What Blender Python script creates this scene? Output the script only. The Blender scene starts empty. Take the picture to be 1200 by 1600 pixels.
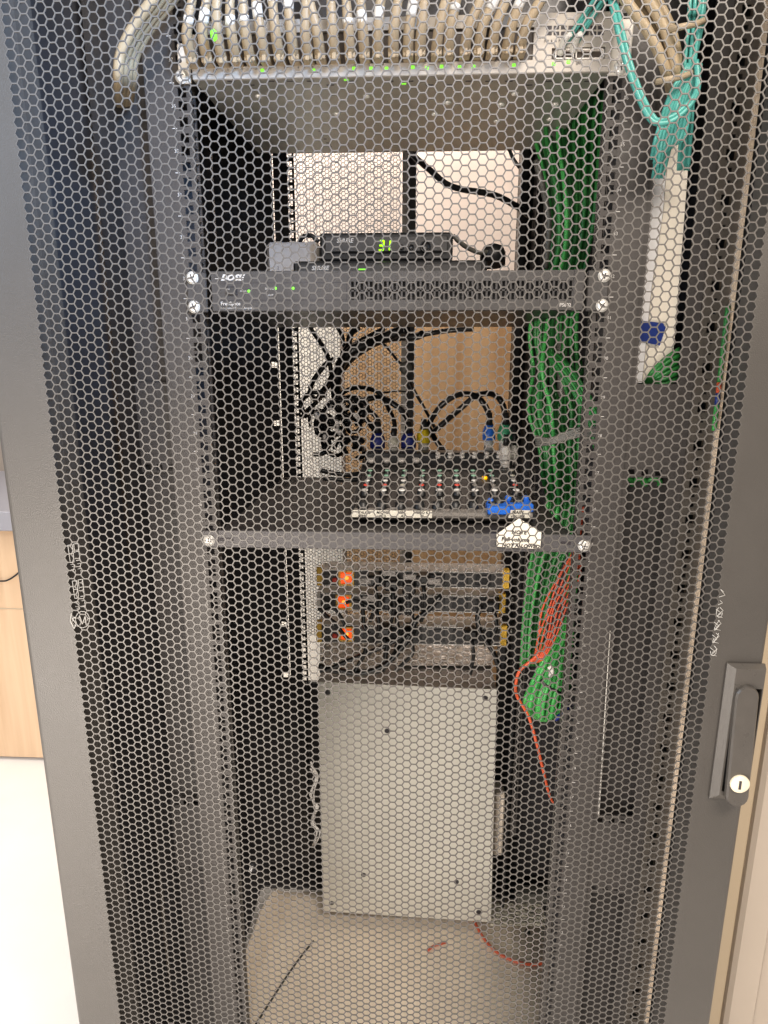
import bpy, math, random
from mathutils import Vector, Matrix
random.seed(7)
R=math.radians
scene=bpy.context.scene
COL=scene.collection
# ------------------------------------------------------------------ camera
CAM=Vector((0.0234567,-0.7604264,1.318557)); F=989.44
RM=Matrix(((0.9988644756838724,0.047629935084562876,0.0010716812132765931),
           (0.01178086033976972,-0.2251397532478878,-0.9742552554834564),
           (-0.04616243653055377,0.9731615902774423,-0.2254452231967714)))
cd=bpy.data.cameras.new('camera'); cam=bpy.data.objects.new('camera',cd); COL.objects.link(cam)
cd.sensor_fit='VERTICAL'; cd.sensor_height=36; cd.lens=F/1600*36; cd.clip_start=.01; cd.clip_end=50
T=RM.transposed()
rot=Matrix(((T[0][0],-T[0][1],-T[0][2]),(T[1][0],-T[1][1],-T[1][2]),(T[2][0],-T[2][1],-T[2][2])))
cam.matrix_world=Matrix.Translation(CAM)@rot.to_4x4()
scene.camera=cam
def ray(u,v): return T@Vector(((u-600)/F,(v-800)/F,1))
def at(u,v,Y):                       # the point in depth Y (metres behind the rail face) that was measured at photo position u, v
    d=ray(u,v); return CAM+d*((Y-CAM.y)/d.y)
def atz(u,v,Z):
    d=ray(u,v); return CAM+d*((Z-CAM.z)/d.z)
U=0.04445
# ------------------------------------------------------------------ materials
def mat(name,col,rough=.5,metal=0.,noise=0.,nscale=40,bump=0.,bscale=200,emit=None,estr=0,alpha=None,trans=0,spec=.5,coat=0):
    m=bpy.data.materials.new(name); m.use_nodes=True
    n=m.node_tree.nodes; l=m.node_tree.links; b=n['Principled BSDF']
    c=(*col,1) if len(col)==3 else col
    b.inputs['Base Color'].default_value=c
    b.inputs['Roughness'].default_value=rough; b.inputs['Metallic'].default_value=metal
    b.inputs['Specular IOR Level'].default_value=spec
    if coat: b.inputs['Coat Weight'].default_value=coat
    if trans: b.inputs['Transmission Weight'].default_value=trans
    tc=n.new('ShaderNodeTexCoord')
    if noise:
        t=n.new('ShaderNodeTexNoise'); t.inputs['Scale'].default_value=nscale; t.inputs['Detail'].default_value=6
        l.new(tc.outputs['Object'],t.inputs['Vector'])
        r=n.new('ShaderNodeValToRGB'); r.color_ramp.elements[0].position=.3; r.color_ramp.elements[1].position=.7
        r.color_ramp.elements[0].color=tuple(x*(1-noise) for x in c[:3])+(1,)
        r.color_ramp.elements[1].color=tuple(min(1,x*(1+noise)) for x in c[:3])+(1,)
        l.new(t.outputs['Fac'],r.inputs['Fac']); l.new(r.outputs['Color'],b.inputs['Base Color'])
        mr=n.new('ShaderNodeMapRange'); mr.inputs['To Min'].default_value=max(0,rough-.1); mr.inputs['To Max'].default_value=min(1,rough+.12)
        l.new(t.outputs['Fac'],mr.inputs['Value']); l.new(mr.outputs['Result'],b.inputs['Roughness'])
    if bump:
        t2=n.new('ShaderNodeTexNoise'); t2.inputs['Scale'].default_value=bscale; t2.inputs['Detail'].default_value=3
        l.new(tc.outputs['Object'],t2.inputs['Vector'])
        bp=n.new('ShaderNodeBump'); bp.inputs['Strength'].default_value=bump; bp.inputs['Distance'].default_value=.002
        l.new(t2.outputs['Fac'],bp.inputs['Height']); l.new(bp.outputs['Normal'],b.inputs['Normal'])
    if emit: b.inputs['Emission Color'].default_value=(*emit,1); b.inputs['Emission Strength'].default_value=estr
    return m
M={}
M['frame']=mat('door_paint',(.052,.047,.042),.36,.0,.07,9,.25,900)
M['mesh']=mat('mesh_paint',(.088,.081,.074),.40,.1)
M['rail']=mat('rail_paint',(.056,.050,.047),.5,.1,.08,14,.12,900)
M['post']=mat('corner_post_paint',(.085,.078,.072),.5,.1,.08,14)
M['post2']=mat('upright_paint',(.090,.078,.066),.5,.1,.08,14)
M['inner']=mat('cabinet_inner_paint',(.040,.038,.041),.34,.1,.15,6)
M['blackm2']=mat('manager_paint',(.036,.032,.031),.5,.1,.1,12)
M['black']=mat('black_plastic',(.012,.012,.013),.4)
M['blackm']=mat('black_metal',(.02,.02,.022),.38,.2,.2,30)
M['cab']=mat('black_cable',(.009,.009,.01),.3)
M['amp']=mat('amplifier_face',(.062,.058,.057),.42,.1,.06,30,.1,1200)
M['ampd']=mat('amplifier_inset',(.045,.043,.043),.5,.1)
M['shelf']=mat('shelf_paint',(.04,.036,.036),.5,.1,.1,20)
M['bar']=mat('shelf_lip',(.085,.08,.083),.5,.2,.06,30)
M['zinc']=mat('zinc_screw',(.85,.83,.78),.25,.35)
M['steel']=mat('switch_steel',(.38,.37,.33),.33,.45,.08,25)
M['swface']=mat('switch_face',(.42,.385,.345),.5,.1,.05,60)
M['swdark']=mat('port_dark',(.06,.045,.035),.6)
M['beige']=mat('beige_cable',(.37,.29,.185),.45,0,.07,30)
M['beigeboot']=mat('beige_boot',(.34,.26,.165),.45,0,.06,50)
M['tag']=mat('white_tag',(.62,.60,.56),.5)
M['teal']=mat('teal_fibre',(.08,.36,.32),.35,0,.1,60)
M['green']=mat('green_cable',(.022,.17,.034),.4,0,.25,25)
M['green2']=mat('green_cable_pale',(.055,.36,.075),.4,0,.2,25)
M['orange']=mat('orange_fibre',(.55,.085,.03),.4,0,.1,60)
M['orange2']=mat('orange_fibre_dull',(.50,.07,.025),.4,0,.15,60)
M['grey_cab']=mat('grey_cable',(.13,.125,.11),.45)
M['white_paint']=mat('white_paint',(.72,.68,.62),.5,0,.03,8)
M['tan']=mat('tan_panel',(.40,.32,.22),.5)
M['bluest']=mat('blue_sticker',(.01,.03,.19),.4)
M['paper']=mat('paper',(.85,.81,.70),.7,0,.03,60)
M['ink']=mat('ink',(.03,.025,.03),.6)
M['white_ink']=mat('printed_white',(.50,.48,.46),.5)
M['led']=mat('green_led',(.1,.8,.05),.4,emit=(.30,.85,.03),estr=.9)
M['ledy']=mat('digit_led',(.2,.8,.0),.4,emit=(.42,1,.0),estr=1.7)
M['ledo']=mat('orange_switch_lit',(.9,.15,.02),.3,emit=(1,.09,.008),estr=.75)
M['ledoc']=mat('orange_lamp_core',(1,.5,.1),.3,emit=(1,.33,.04),estr=1.6)
M['amber']=mat('amber_lamp',(1,.5,.0),.3,emit=(1,.5,.0),estr=.9)
M['yellow']=mat('yellow_bracket',(.88,.53,.06),.45)
M['silver']=mat('silver_metal',(.80,.75,.70),.55,.05,.1,30)
M['foil']=mat('crinkled_film',(.5,.46,.42),.28,.2,.15,60,.9,140)
M['ups']=mat('box_ivory_paint',(.74,.72,.65),.5,0,.03,6,.05,900)
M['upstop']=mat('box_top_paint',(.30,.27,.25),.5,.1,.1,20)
M['card']=mat('beige_sheet',(.90,.79,.66),.65,0,.08,9)
M['floor']=mat('white_floor',(.72,.70,.68),.35,0,.03,6)
M['wall']=mat('plaster_wall',(.70,.60,.53),.8,0,.03,8)
M['jamb']=mat('jamb_paint',(.42,.36,.30),.6,0,.03,6)
M['cream']=mat('cream_paint',(.80,.74,.64),.6,0,.03,6)
M['kb']=mat('blue_knob',(.02,.16,.72),.35)
M['navy']=mat('navy_plug',(.015,.025,.2),.35)
M['yel']=mat('yellow_plug',(.75,.55,.02),.35)
M['grn']=mat('green_plug',(.06,.36,.18),.35)
M['clear']=mat('milky_plug',(.62,.58,.48),.35)
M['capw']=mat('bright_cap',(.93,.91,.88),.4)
M['red']=mat('red_cap',(.85,.09,.06),.4)
M['palegreen']=mat('pale_green_cap',(.32,.58,.43),.4)
M['mixer']=mat('mixer_paint',(.014,.013,.013),.4,.1)
M['mixfront']=mat('mixer_front',(.24,.22,.20),.35,.3)
M['adapter']=mat('grey_adapter',(.36,.33,.31),.5,0,.04,50)
M['strip']=mat('painted_light_leak',(.72,.58,.44),.45,0,.25,12)  # pale colour stands in for light leaking through a gap
M['lock']=mat('lock_barrel',(.76,.68,.52),.35,.2)
M['ghost']=mat('worn_white_print',(.38,.37,.35),.5)
M['bluegrey']=mat('blue_grey_edge',(.24,.24,.27),.4)
M['wallgrey']=mat('grey_wall',(.36,.31,.27),.7,0,.04,6)
M['duct']=mat('white_duct',(.84,.83,.84),.5)
def woodmat(name,c1,c2,scale=3.):
    m=mat(name,c1,.5); n=m.node_tree.nodes; l=m.node_tree.links; b=n['Principled BSDF']
    tc=n.new('ShaderNodeTexCoord'); mp=n.new('ShaderNodeMapping'); mp.inputs['Scale'].default_value=(scale*5,scale*5,scale*.35)
    t=n.new('ShaderNodeTexNoise'); t.inputs['Scale'].default_value=1.6; t.inputs['Detail'].default_value=7; t.inputs['Distortion'].default_value=.6
    r=n.new('ShaderNodeValToRGB'); r.color_ramp.elements[0].position=.35; r.color_ramp.elements[1].position=.68
    r.color_ramp.elements[0].color=(*c1,1); r.color_ramp.elements[1].color=(*c2,1)
    l.new(tc.outputs['Object'],mp.inputs['Vector']); l.new(mp.outputs['Vector'],t.inputs['Vector'])
    l.new(t.outputs['Fac'],r.inputs['Fac']); l.new(r.outputs['Color'],b.inputs['Base Color']); return m
M['wood']=woodmat('wood_laminate',(.46,.27,.13),(.60,.39,.21))
M['desk']=woodmat('desk_wood',(.50,.34,.21),(.60,.43,.28))
# ------------------------------------------------------------------ builders
def world_off(p):
    o=Vector((0,0,0))
    while p is not None: o+=p.location; p=p.parent
    return o
class MB:
    def __init__(s): s.v=[]; s.f=[]; s.sm=[]
    def face(s,pts,sm=False):
        b=len(s.v); s.v+= [Vector(p) for p in pts]; s.f.append(tuple(range(b,b+len(pts)))); s.sm.append(sm)
    def box(s,a,b,rz=0,c=None):
        x0,y0,z0=[min(a[i],b[i]) for i in range(3)]; x1,y1,z1=[max(a[i],b[i]) for i in range(3)]
        return s.hexa([(x0,y0,z0),(x1,y0,z0),(x1,y1,z0),(x0,y1,z0),(x0,y0,z1),(x1,y0,z1),(x1,y1,z1),(x0,y1,z1)])
    def hexa(s,p):
        b=len(s.v); s.v+=[Vector(q) for q in p]
        for q in ((0,3,2,1),(4,5,6,7),(0,1,5,4),(1,2,6,5),(2,3,7,6),(3,0,4,7)): s.f.append(tuple(b+i for i in q)); s.sm.append(False)
        return s
    def bev(s,a,b,r=.002):           # box with bevelled (chamfered) vertical and front edges
        x0,y0,z0=[min(a[i],b[i]) for i in range(3)]; x1,y1,z1=[max(a[i],b[i]) for i in range(3)]
        def ring(y,i): return [(x0+i,y,z0+r+i*0),(x0+r+i,y,z0+i),(x1-r-i,y,z0+i),(x1-i,y,z0+r),(x1-i,y,z1-r),(x1-r-i,y,z1-i),(x0+r+i,y,z1-i),(x0+i,y,z1-r)]
        rs=[ring(y0,r*.9),ring(y0+r,0),ring(y1,0)]
        b0=len(s.v)
        for q in rs: s.v+=[Vector(p) for p in q]
        s.f.append(tuple(b0+i for i in range(8))); s.sm.append(False)
        s.f.append(tuple(b0+16+i for i in reversed(range(8)))); s.sm.append(False)
        for k in range(2):
            for i in range(8):
                j=(i+1)%8; s.f.append((b0+k*8+i,b0+k*8+8+i,b0+k*8+8+j,b0+k*8+j)); s.sm.append(False)
        return s
    def cyl(s,c,ax,r,h,n=16,r2=None,cap=True):
        c=Vector(c); ax=Vector(ax).normalized(); r2=r if r2 is None else r2
        a=ax.orthogonal().normalized(); b=ax.cross(a); b0=len(s.v)
        for k,(rr,hh) in enumerate(((r,0),(r2,h))):
            for i in range(n):
                t=2*math.pi*i/n; s.v.append(c+ax*hh+(a*math.cos(t)+b*math.sin(t))*rr)
        for i in range(n):
            j=(i+1)%n; s.f.append((b0+i,b0+j,b0+n+j,b0+n+i)); s.sm.append(True)
        if cap:
            s.f.append(tuple(b0+i for i in reversed(range(n)))); s.sm.append(False)
            s.f.append(tuple(b0+n+i for i in range(n))); s.sm.append(False)
        return s
    def lathe(s,c,ax,prof,n=16):
        c=Vector(c); ax=Vector(ax).normalized(); a=ax.orthogonal().normalized(); b=ax.cross(a); b0=len(s.v)
        for r,h in prof:
            for i in range(n):
                t=2*math.pi*i/n; s.v.append(c+ax*h+(a*math.cos(t)+b*math.sin(t))*max(r,1e-5))
        for k in range(len(prof)-1):
            for i in range(n):
                j=(i+1)%n; s.f.append((b0+k*n+i,b0+k*n+j,b0+k*n+n+j,b0+k*n+n+i)); s.sm.append(True)
        s.f.append(tuple(b0+i for i in reversed(range(n)))); s.sm.append(False)
        e=b0+(len(prof)-1)*n; s.f.append(tuple(e+i for i in range(n))); s.sm.append(False)
        return s
    def tube(s,pts,r,n=8,sub=6,r_end=None):
        P=spline(pts,sub); m=len(P); b0=len(s.v); prev=None
        for k,p in enumerate(P):
            t=(P[min(k+1,m-1)]-P[max(k-1,0)])
            if t.length<1e-9: t=Vector((0,0,1))
            t.normalize()
            if prev is None: a=t.orthogonal().normalized()
            else:
                a=prev-t*prev.dot(t)
                a=a.normalized() if a.length>1e-6 else t.orthogonal().normalized()
            prev=a; b=t.cross(a); rr=r if r_end is None else r+(r_end-r)*k/(m-1)
            for i in range(n):
                q=2*math.pi*i/n; s.v.append(p+(a*math.cos(q)+b*math.sin(q))*rr)
        for k in range(m-1):
            for i in range(n):
                j=(i+1)%n; s.f.append((b0+k*n+i,b0+k*n+j,b0+k*n+n+j,b0+k*n+n+i)); s.sm.append(True)
        s.f.append(tuple(b0+i for i in reversed(range(n)))); s.sm.append(False)
        e=b0+(m-1)*n; s.f.append(tuple(e+i for i in range(n))); s.sm.append(False)
        return s
    def plate(s,xs,zs,y0,y1,hole,ax='y'):   # plate cut by a grid; hole(i,j) -> True leaves the cell out; real thickness and hole walls
        def P(x,y,z): return (x,y,z) if ax=='y' else (y,x,z)
        nx,nz=len(xs)-1,len(zs)-1
        H=[[hole(i,j) for j in range(nz)] for i in range(nx)]
        for i in range(nx):
            for j in range(nz):
                if H[i][j]: continue
                a,b,c,d=xs[i],xs[i+1],zs[j],zs[j+1]
                s.face([P(a,y0,c),P(b,y0,c),P(b,y0,d),P(a,y0,d)]); s.face([P(a,y1,c),P(a,y1,d),P(b,y1,d),P(b,y1,c)])
                if i==0 or H[i-1][j]: s.face([P(a,y0,c),P(a,y0,d),P(a,y1,d),P(a,y1,c)])
                if i==nx-1 or H[i+1][j]: s.face([P(b,y0,c),P(b,y1,c),P(b,y1,d),P(b,y0,d)])
                if j==0 or H[i][j-1]: s.face([P(a,y0,c),P(a,y1,c),P(b,y1,c),P(b,y0,c)])
                if j==nz-1 or H[i][j+1]: s.face([P(a,y0,d),P(b,y0,d),P(b,y1,d),P(a,y1,d)])
        return s
    def build(s,name,m,parent=None):
        off=world_off(parent); me=bpy.data.meshes.new(name)
        me.from_pydata([tuple(v-off) for v in s.v],[],s.f); me.polygons.foreach_set('use_smooth',s.sm)
        me.materials.append(M[m] if isinstance(m,str) else m); me.update()
        o=bpy.data.objects.new(name,me); COL.objects.link(o)
        if parent is not None: o.parent=parent
        return o
def spline(pts,sub=6):
    P=[Vector(p) for p in pts]
    if len(P)<3 or sub<2: return P
    Q=[P[0]*2-P[1]]+P+[P[-1]*2-P[-2]]; out=[]
    for i in range(1,len(Q)-2):
        a,b,c,d=Q[i-1],Q[i],Q[i+1],Q[i+2]
        for k in range(sub):
            t=k/sub; out.append(.5*((2*b)+(c-a)*t+(2*a-5*b+4*c-d)*t*t+(3*b-3*c+d-a)*t*t*t))
    out.append(P[-1]); return out
def tag(o,label=None,cat=None,group=None,kind=None):
    if label: o['label']=label
    if cat: o['category']=cat
    if group: o['group']=group
    if kind: o['kind']=kind
    return o
def thing(name,loc,label,cat,group=None):
    o=bpy.data.objects.new(name,None); o.empty_display_size=.02; COL.objects.link(o); o.location=loc
    return tag(o,label,cat,group)
def text(s,size,p,parent,m='white_ink',name='lettering',right=(1,0,0),up=(0,0,1),shear=0,bold=0,align='LEFT',space=1.,sx=1.,extr=.0001,join=None):
    cu=bpy.data.curves.new('t','FONT'); cu.body=s; cu.size=size; cu.shear=shear; cu.offset=bold; cu.align_x=align
    cu.space_character=space; cu.extrude=extr; cu.resolution_u=2
    o=bpy.data.objects.new('t',cu); COL.objects.link(o)
    bpy.context.view_layer.update()
    me=bpy.data.meshes.new_from_object(o.evaluated_get(bpy.context.evaluated_depsgraph_get()))
    bpy.data.objects.remove(o); bpy.data.curves.remove(cu)
    r=Vector(right).normalized(); u=Vector(up).normalized(); n=r.cross(u); p=Vector(p)
    mb=join if join is not None else MB(); b0=len(mb.v)
    for v in me.vertices: mb.v.append(p+r*(v.co.x*sx)+u*v.co.y+n*v.co.z)
    for f in me.polygons: mb.f.append(tuple(b0+i for i in f.vertices)); mb.sm.append(False)
    bpy.data.meshes.remove(me)
    if join is None: return mb.build(name,m,parent)
ORD=['first','second','third','fourth','fifth','sixth','seventh','eighth','ninth','tenth','eleventh','twelfth','thirteenth','fourteenth','fifteenth','sixteenth','seventeenth','eighteenth','nineteenth','twentieth','twenty-first','twenty-second','twenty-third','twenty-fourth']
# ================================================================== SETTING
fl=MB().box((-4,-4,-.02),(4,4,0)).build('floor','floor'); tag(fl,kind='structure')
# wall behind the cabinet: pale plaster above, wood laminate below
WY=1.22
w=MB().box((-.62,WY,0),(2.2,WY+.1,2.9)).build('room_wall','wall'); tag(w,'pale pinkish plaster wall seen through the open back of the cabinet','wall')
w=MB().bev((-.19,WY-.022,0),(.9,WY-.001,1.44),.002).build('wood_panel','wood'); tag(w,'brown wood laminate panel standing against the plaster wall behind the cabinet','panel')
w=MB().bev((-.6,WY-.03,0),(-.2,WY-.001,1.44),.003).build('door_casing','cream'); tag(w,'bright cream upright board on the wall left of the wood laminate panel','casing')
# left background: a desk with wood front
desk=thing('desk',(-1.35,1.12,0),'pale wood desk with blue grey top edge left of the cabinet','desk')
zt=at(20,825,1.1).z; zt2=at(20,795,1.1).z
b=MB(); b.bev((-2.4,1.10,.012),(-.66,1.12,zt-.002),.001); b.build('front_panel','desk',desk)
b=MB(); zmid=at(30,952,1.1).z; b.bev((-2.4,1.0985,zmid),(-.66,1.0995,zmid+.004),.0004); b.build('panel_joint','tan',desk)
b=MB(); b.bev((-2.4,1.06,zt),(-.66,1.8,zt2),.003); b.build('desk_top','bluegrey',desk)
w=MB().box((-3.8,2.6,0),(-.63,2.7,2.9)).build('room_wall','wallgrey'); tag(w,'grey brown wall beyond the desk on the far left','wall')
b=MB(); b.tube([at(-40,905,1.08),at(0,908,1.08),at(15,905,1.08),at(32,892,1.085),at(50,870,1.09)],.003); o=b.build('desk_cable','cab'); tag(o,'thin black cable drooping across the pale wood desk front','cable')
# right background
XR=at(1112,1600,.1).x
rw=thing('door_frame',(at(1150,1600,.1).x,.1,0),'cream door frame with tan edge right of the cabinet','door frame')
x0,x1,x2=[at(u,1600,.1).x for u in (1108,1127,1174)]
MB().bev((x0-.03,.1,0),(x1,.16,2.8),.004).build('edge_strip','tan',rw)
MB().bev((x1,.09,0),(x2,.16,2.8),.006).build('jamb','jamb',rw)
MB().bev((x2,.115,0),(x2+.10,.16,2.8),.004).build('stop','jamb',rw)
w=MB().box((x2+.10,.12,0),(3,.22,2.9)).build('room_wall','tan'); tag(w,'beige wall at the right edge beyond the door frame','wall')
# ================================================================== CABINET
cab=thing('equipment_cabinet',(0,.3,0),'tall grey equipment cabinet with a hexagon mesh front door and side swing handle','cabinet')
ZT=2.0; ZB=.03
# door -------------------------------------------------
DY=-.136; P=.009; XL,XRr=-.3465,.3415; DL,DR=-.400,.3905
ph=at(591.3,745.6,DY)
s_=P/math.sqrt(3); cs=1.5*s_
cols=[i for i in range(-60,60) if XL+s_*.6<=ph.x+i*cs<=XRr-s_*.6]
zlo,zhi=.12,1.93
w_=.00110; rh=(P-w_)/2/math.cos(R(30)); th=.0010
RIM=[]
V=[];Fc=[]
ca=[(math.cos(R(60*k)),math.sin(R(60*k))) for k in range(6)]
nr0=int((zlo-ph.z)/P); nr1=int((zhi-ph.z)/P)
cmin,cmax=cols[0],cols[-1]
for i in range(cmin-1,cmax+2):
    cx=ph.x+i*cs
    for j in range(nr0-1,nr1+2):
        cz=ph.z+(j+(.5 if i%2 else 0))*P
        solid=i in(cmin-1,cmax+1) or j in (nr0-1,nr1+1)
        k0=len(V)
        if solid:
            RIM.append((cx,cz))
        else:
            for y in (DY,DY+th):
                V+=[(cx+s_*c,y,cz+s_*s) for c,s in ca]; V+=[(cx+rh*c,y,cz+rh*s) for c,s in ca]
            for k in range(6):
                m2=(k+1)%6
                Fc.append((k0+k,k0+m2,k0+6+m2,k0+6+k)); Fc.append((k0+12+k,k0+18+k,k0+18+m2,k0+12+m2))
                Fc.append((k0+6+k,k0+6+m2,k0+18+m2,k0+18+k))
# door frame (border) with folded edge
xa=ph.x+(cmin-1)*cs; xb=ph.x+(cmax+1)*cs; za=ph.z+(nr0-.5)*P; zb=ph.z+(nr1+.7)*P
f=MB(); e=DY+.0003; yb=DY+.0022
r=.006
def fold(x0,x1,z0,z1,side):
    f.box((x0,e,z0),(x1,yb,z1))
f.box((DL+r,e,ZB),(xa,yb,ZT)); f.box((xb,e,ZB),(DR-r,yb,ZT)); f.box((xa,e,ZB),(xb,yb,za)); f.box((xa,e,zb),(xb,yb,ZT))
for sx,xe in((-1,DL),(1,DR)):     # rolled outer edge going back
    n=5; prev=None
    for k in range(n+1):
        a=R(90*k/n); p=(xe-sx*r+sx*r*math.sin(a), e+r-r*math.cos(a))
        if prev: f.face([(prev[0],prev[1],ZB),(p[0],p[1],ZB),(p[0],p[1],ZT),(prev[0],prev[1],ZT)],True)
        prev=p
    f.box((xe-sx*.0015,e+r,ZB),(xe,DY+.028,ZT))
    f.box((xe-sx*.0015,DY+.026,ZB),(xe-sx*.012,DY+.028,ZT))
for cx,cz in RIM:
    f.face([(cx+s_*c,DY+.0001,cz+s_*s) for c,s in ca]); f.face([(cx+s_*c,DY+th,cz+s_*s) for c,s in reversed(ca)])
door=f.build('door','frame',cab)
me=bpy.data.meshes.new('mesh_panel'); me.from_pydata([(x-cab.location.x,y-cab.location.y,z-cab.location.z) for x,y,z in V],[],Fc); me.materials.append(M['mesh']); me.update()
mp=bpy.data.objects.new('mesh_panel',me); COL.objects.link(mp); mp.parent=door
# handle
HP=[at(u,v,DY-.002) for u,v in((1135,1036),(1190,1037.5),(1163,1249),(1109,1247))]
def slab(mb,q,y0,y1,ins=.0):
    c=sum((Vector(p) for p in q),Vector())/len(q); n=len(q); b0=len(mb.v)
    mb.v+=[Vector((p[0],y1,p[2])) for p in q]
    mb.v+=[Vector((p[0]+(c.x-p[0])*ins,y0,p[2]+(c.z-p[2])*ins*.3)) for p in q]
    mb.f.append(tuple(b0+n+i for i in reversed(range(n)))); mb.sm.append(False)
    for i in range(n):
        j=(i+1)%n; mb.f.append((b0+i,b0+j,b0+n+j,b0+n+i)); mb.sm.append(False)
hx0=(HP[0].x+HP[3].x)/2; hx1=hx0+.0385; hz0=HP[3].z; hz1=HP[0].z
# raised rim with bevels and a hollow in the middle
b=MB(); y0=DY-.009; y1=DY-.0005; iw=.010
ox=[(hx0,hz0),(hx1,hz0),(hx1,hz1),(hx0,hz1)]
def rect(a,bb,c,d): return [(a,c),(bb,c),(bb,d),(a,d)]
rings=[(rect(hx0,hx1,hz0,hz1),y1),(rect(hx0,hx1,hz0,hz1),y1-.002),(rect(hx0+.0065,hx1-.002,hz0+.009,hz1-.003),y0),(rect(hx0+.0085,hx1-.003,hz0+.014,hz1-.025),y0),(rect(hx0+.0088,hx1-.0035,hz0+.0145,hz1-.026),DY-.001)]
b0=0
for q,y in rings: b.v+=[Vector((x,y,z)) for x,z in q]
for k in range(len(rings)-1):
    for i in range(4):
        j=(i+1)%4; b.f.append((k*4+i,k*4+j,k*4+4+j,k*4+4+i)); b.sm.append(False)
k=(len(rings)-1)*4; b.f.append((k,k+1,k+2,k+3)); b.sm.append(False)
M['handle']=mat('handle_plastic',(.060,.054,.048),.30,0,.06,60,.12,1500)
b.build('handle_plate','handle',door)
MB().box((hx0+.0092,DY-.0014,hz0+.0150),(hx1-.0045,DY-.0009,hz1-.0265)).build('recess_shade','black',door)  # black face paints the shade inside the handle hollow
def lever():
    # rounded bar, hinged at the top, bottom pulled out
    tl,bl=at(1162,1070,DY-.009),at(1149,1262,DY-.02)
    b=MB(); n=9; prof=[]; L=14
    zt_,zb_=tl.z+.0,bl.z; w=.0118
    out=[]
    for k in range(9): a=math.pi*k/8; out.append((w*math.cos(a), -w+w*math.sin(a)))
    H=zt_-zb_
    for k in range(9): a=math.pi+math.pi*k/8; out.append((w*math.cos(a), -H+.010+.010*math.sin(a)))
    N=len(out)
    def pt(x,z,y,ins=0):
        t=-z/H; cx=tl.x+.0028+(bl.x-tl.x)*t*.95; sc=1-ins
        return Vector((cx+x*sc, y-.004*t-.000, zt_+ (z if ins==0 else z*(1-ins*.08)-.0008)))
    for y,i in((DY-.0085,0),(DY-.0125,0),(DY-.0145,.13)): b.v+=[pt(x,z,y,i) for x,z in out]
    for k in range(2):
        for i in range(N):
            j=(i+1)%N; b.f.append((k*N+i,k*N+j,k*N+N+j,k*N+N+i)); b.sm.append(False)
    b.f.append(tuple(range(2*N,3*N))); b.sm.append(False); b.f.append(tuple(reversed(range(N)))); b.sm.append(False)
    b.build('handle_lever','handle',door)
    b=MB(); b.v=[]
    c=at(1156,1225,DY-.019); 
    b.lathe(c,(0,-1,0),[(.0100,-.004),(.0100,.0012),(.0088,.0022),(.0001,.0022)],24).build('key_cylinder','lock',door)
    MB().box((c.x-.0022,c.y-.0022,c.z-.005),(c.x+.0004,c.y-.0027,c.z+.005)).build('keyhole','ink',door)
lever()
# worn white print on the mesh, both edges, reading downwards
b=MB(); y=DY-.0006
def strokes(mb,poly,w=.0007):
    w*=.5
    for a,c in zip(poly,poly[1:]):
        a=at(*a,y); c=at(*c,y); mb.tube([a,c],w,5,1)
sx0=105
for ox_,oy in((106,852),(113,908)):
    strokes(b,[(ox_,oy),(ox_+4,oy+27)]); strokes(b,[(ox_,oy),(ox_+7,oy-1),(ox_+10,oy+26),(ox_+4,oy+27)]); strokes(b,[(ox_+2,oy+13),(ox_+8,oy+13)])
    strokes(b,[(ox_+9,oy-2),(ox_+16,oy-3),(ox_+19,oy+23),(ox_+13,oy+24)]); strokes(b,[(ox_+12,oy+10),(ox_+17,oy+9)]); strokes(b,[(ox_+9,oy-2),(ox_+11,oy+12)])
for oy in (882,890,940,948):
    xx=101+(oy-850)*.11+4
    strokes(b,[(xx+2,oy),(xx+8,oy)],.0005); strokes(b,[(xx+12,oy-1),(xx+18,oy-2),(xx+17,oy+4)],.0005); strokes(b,[(xx+4,oy+3),(xx+9,oy+4),(xx+8,oy)],.0005)
strokes(b,[(118+11+11*math.cos(t*.5),968+13*math.sin(t*.5)) for t in range(14)],.0008)
strokes(b,[(112,958),(110,970),(116,982),(119,975),(113,966),(119,964)],.0012); strokes(b,[(124,962),(129,975),(133,963),(135,977)],.0010)
b.build('worn_lettering','ghost',door)
b=MB()
strokes(b,[(1131,925),(1126,921),(1133,930),(1123,933)],.0006); strokes(b,[(1125,938),(1129,942),(1122,945)],.0006)
for q in range(4):
    cx,cy=1124-q*3.1,957+q*20
    strokes(b,[(cx+5*math.cos(t*.9+q),cy+8*math.sin(t*.9)) for t in range(6)],.0006)
    strokes(b,[(cx-5,cy-5),(cx+3,cy+1),(cx-4,cy+6),(cx+5,cy+8)],.0006)
    strokes(b,[(cx+1,cy-8),(cx+6,cy-3),(cx-2,cy+3)],.0006)
b.build('worn_lettering','ghost',door)
# cabinet corner posts just behind the door edges
for sx in(-1,1):
    xo=DL-.0 if sx<0 else DR
    b=MB(); xi=-.3520 if sx<0 else .3520
    yy=-.100
    b.box((xo,yy,ZB),(xi,yy+.002,ZT)); b.box((xi,yy+.002,ZB),(xi+sx*.002,yy+.03,ZT)); b.box((xo,yy+.002,ZB),(xo-sx*.002,.0,ZT))
    b.build('corner_post','post',cab)
# side panels
for sx in(-1,1):
    x=DL if sx<0 else DR
    MB().box((x-sx*.003,-.05,ZB),(x-sx*.0045,.86,ZT)).build('side_panel','inner',cab)
MB().box((DL,-.1,ZT),(DR,.86,ZT+.02)).build('top_panel','inner',cab)
# inner side plates behind the openings
for sx in(-1,1):
    b=MB()
    x0_,x1_=sorted((sx*.262,sx*.392)); b.box((x0_,.12,ZB),(x1_,.122,ZT)); b.build('cable_manager_back','inner',cab)
MB().box((.2740,.030,ZB),(.3450,.032,at(1020,640,0).z)).build('cable_manager_back','blackm2',cab)
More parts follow.
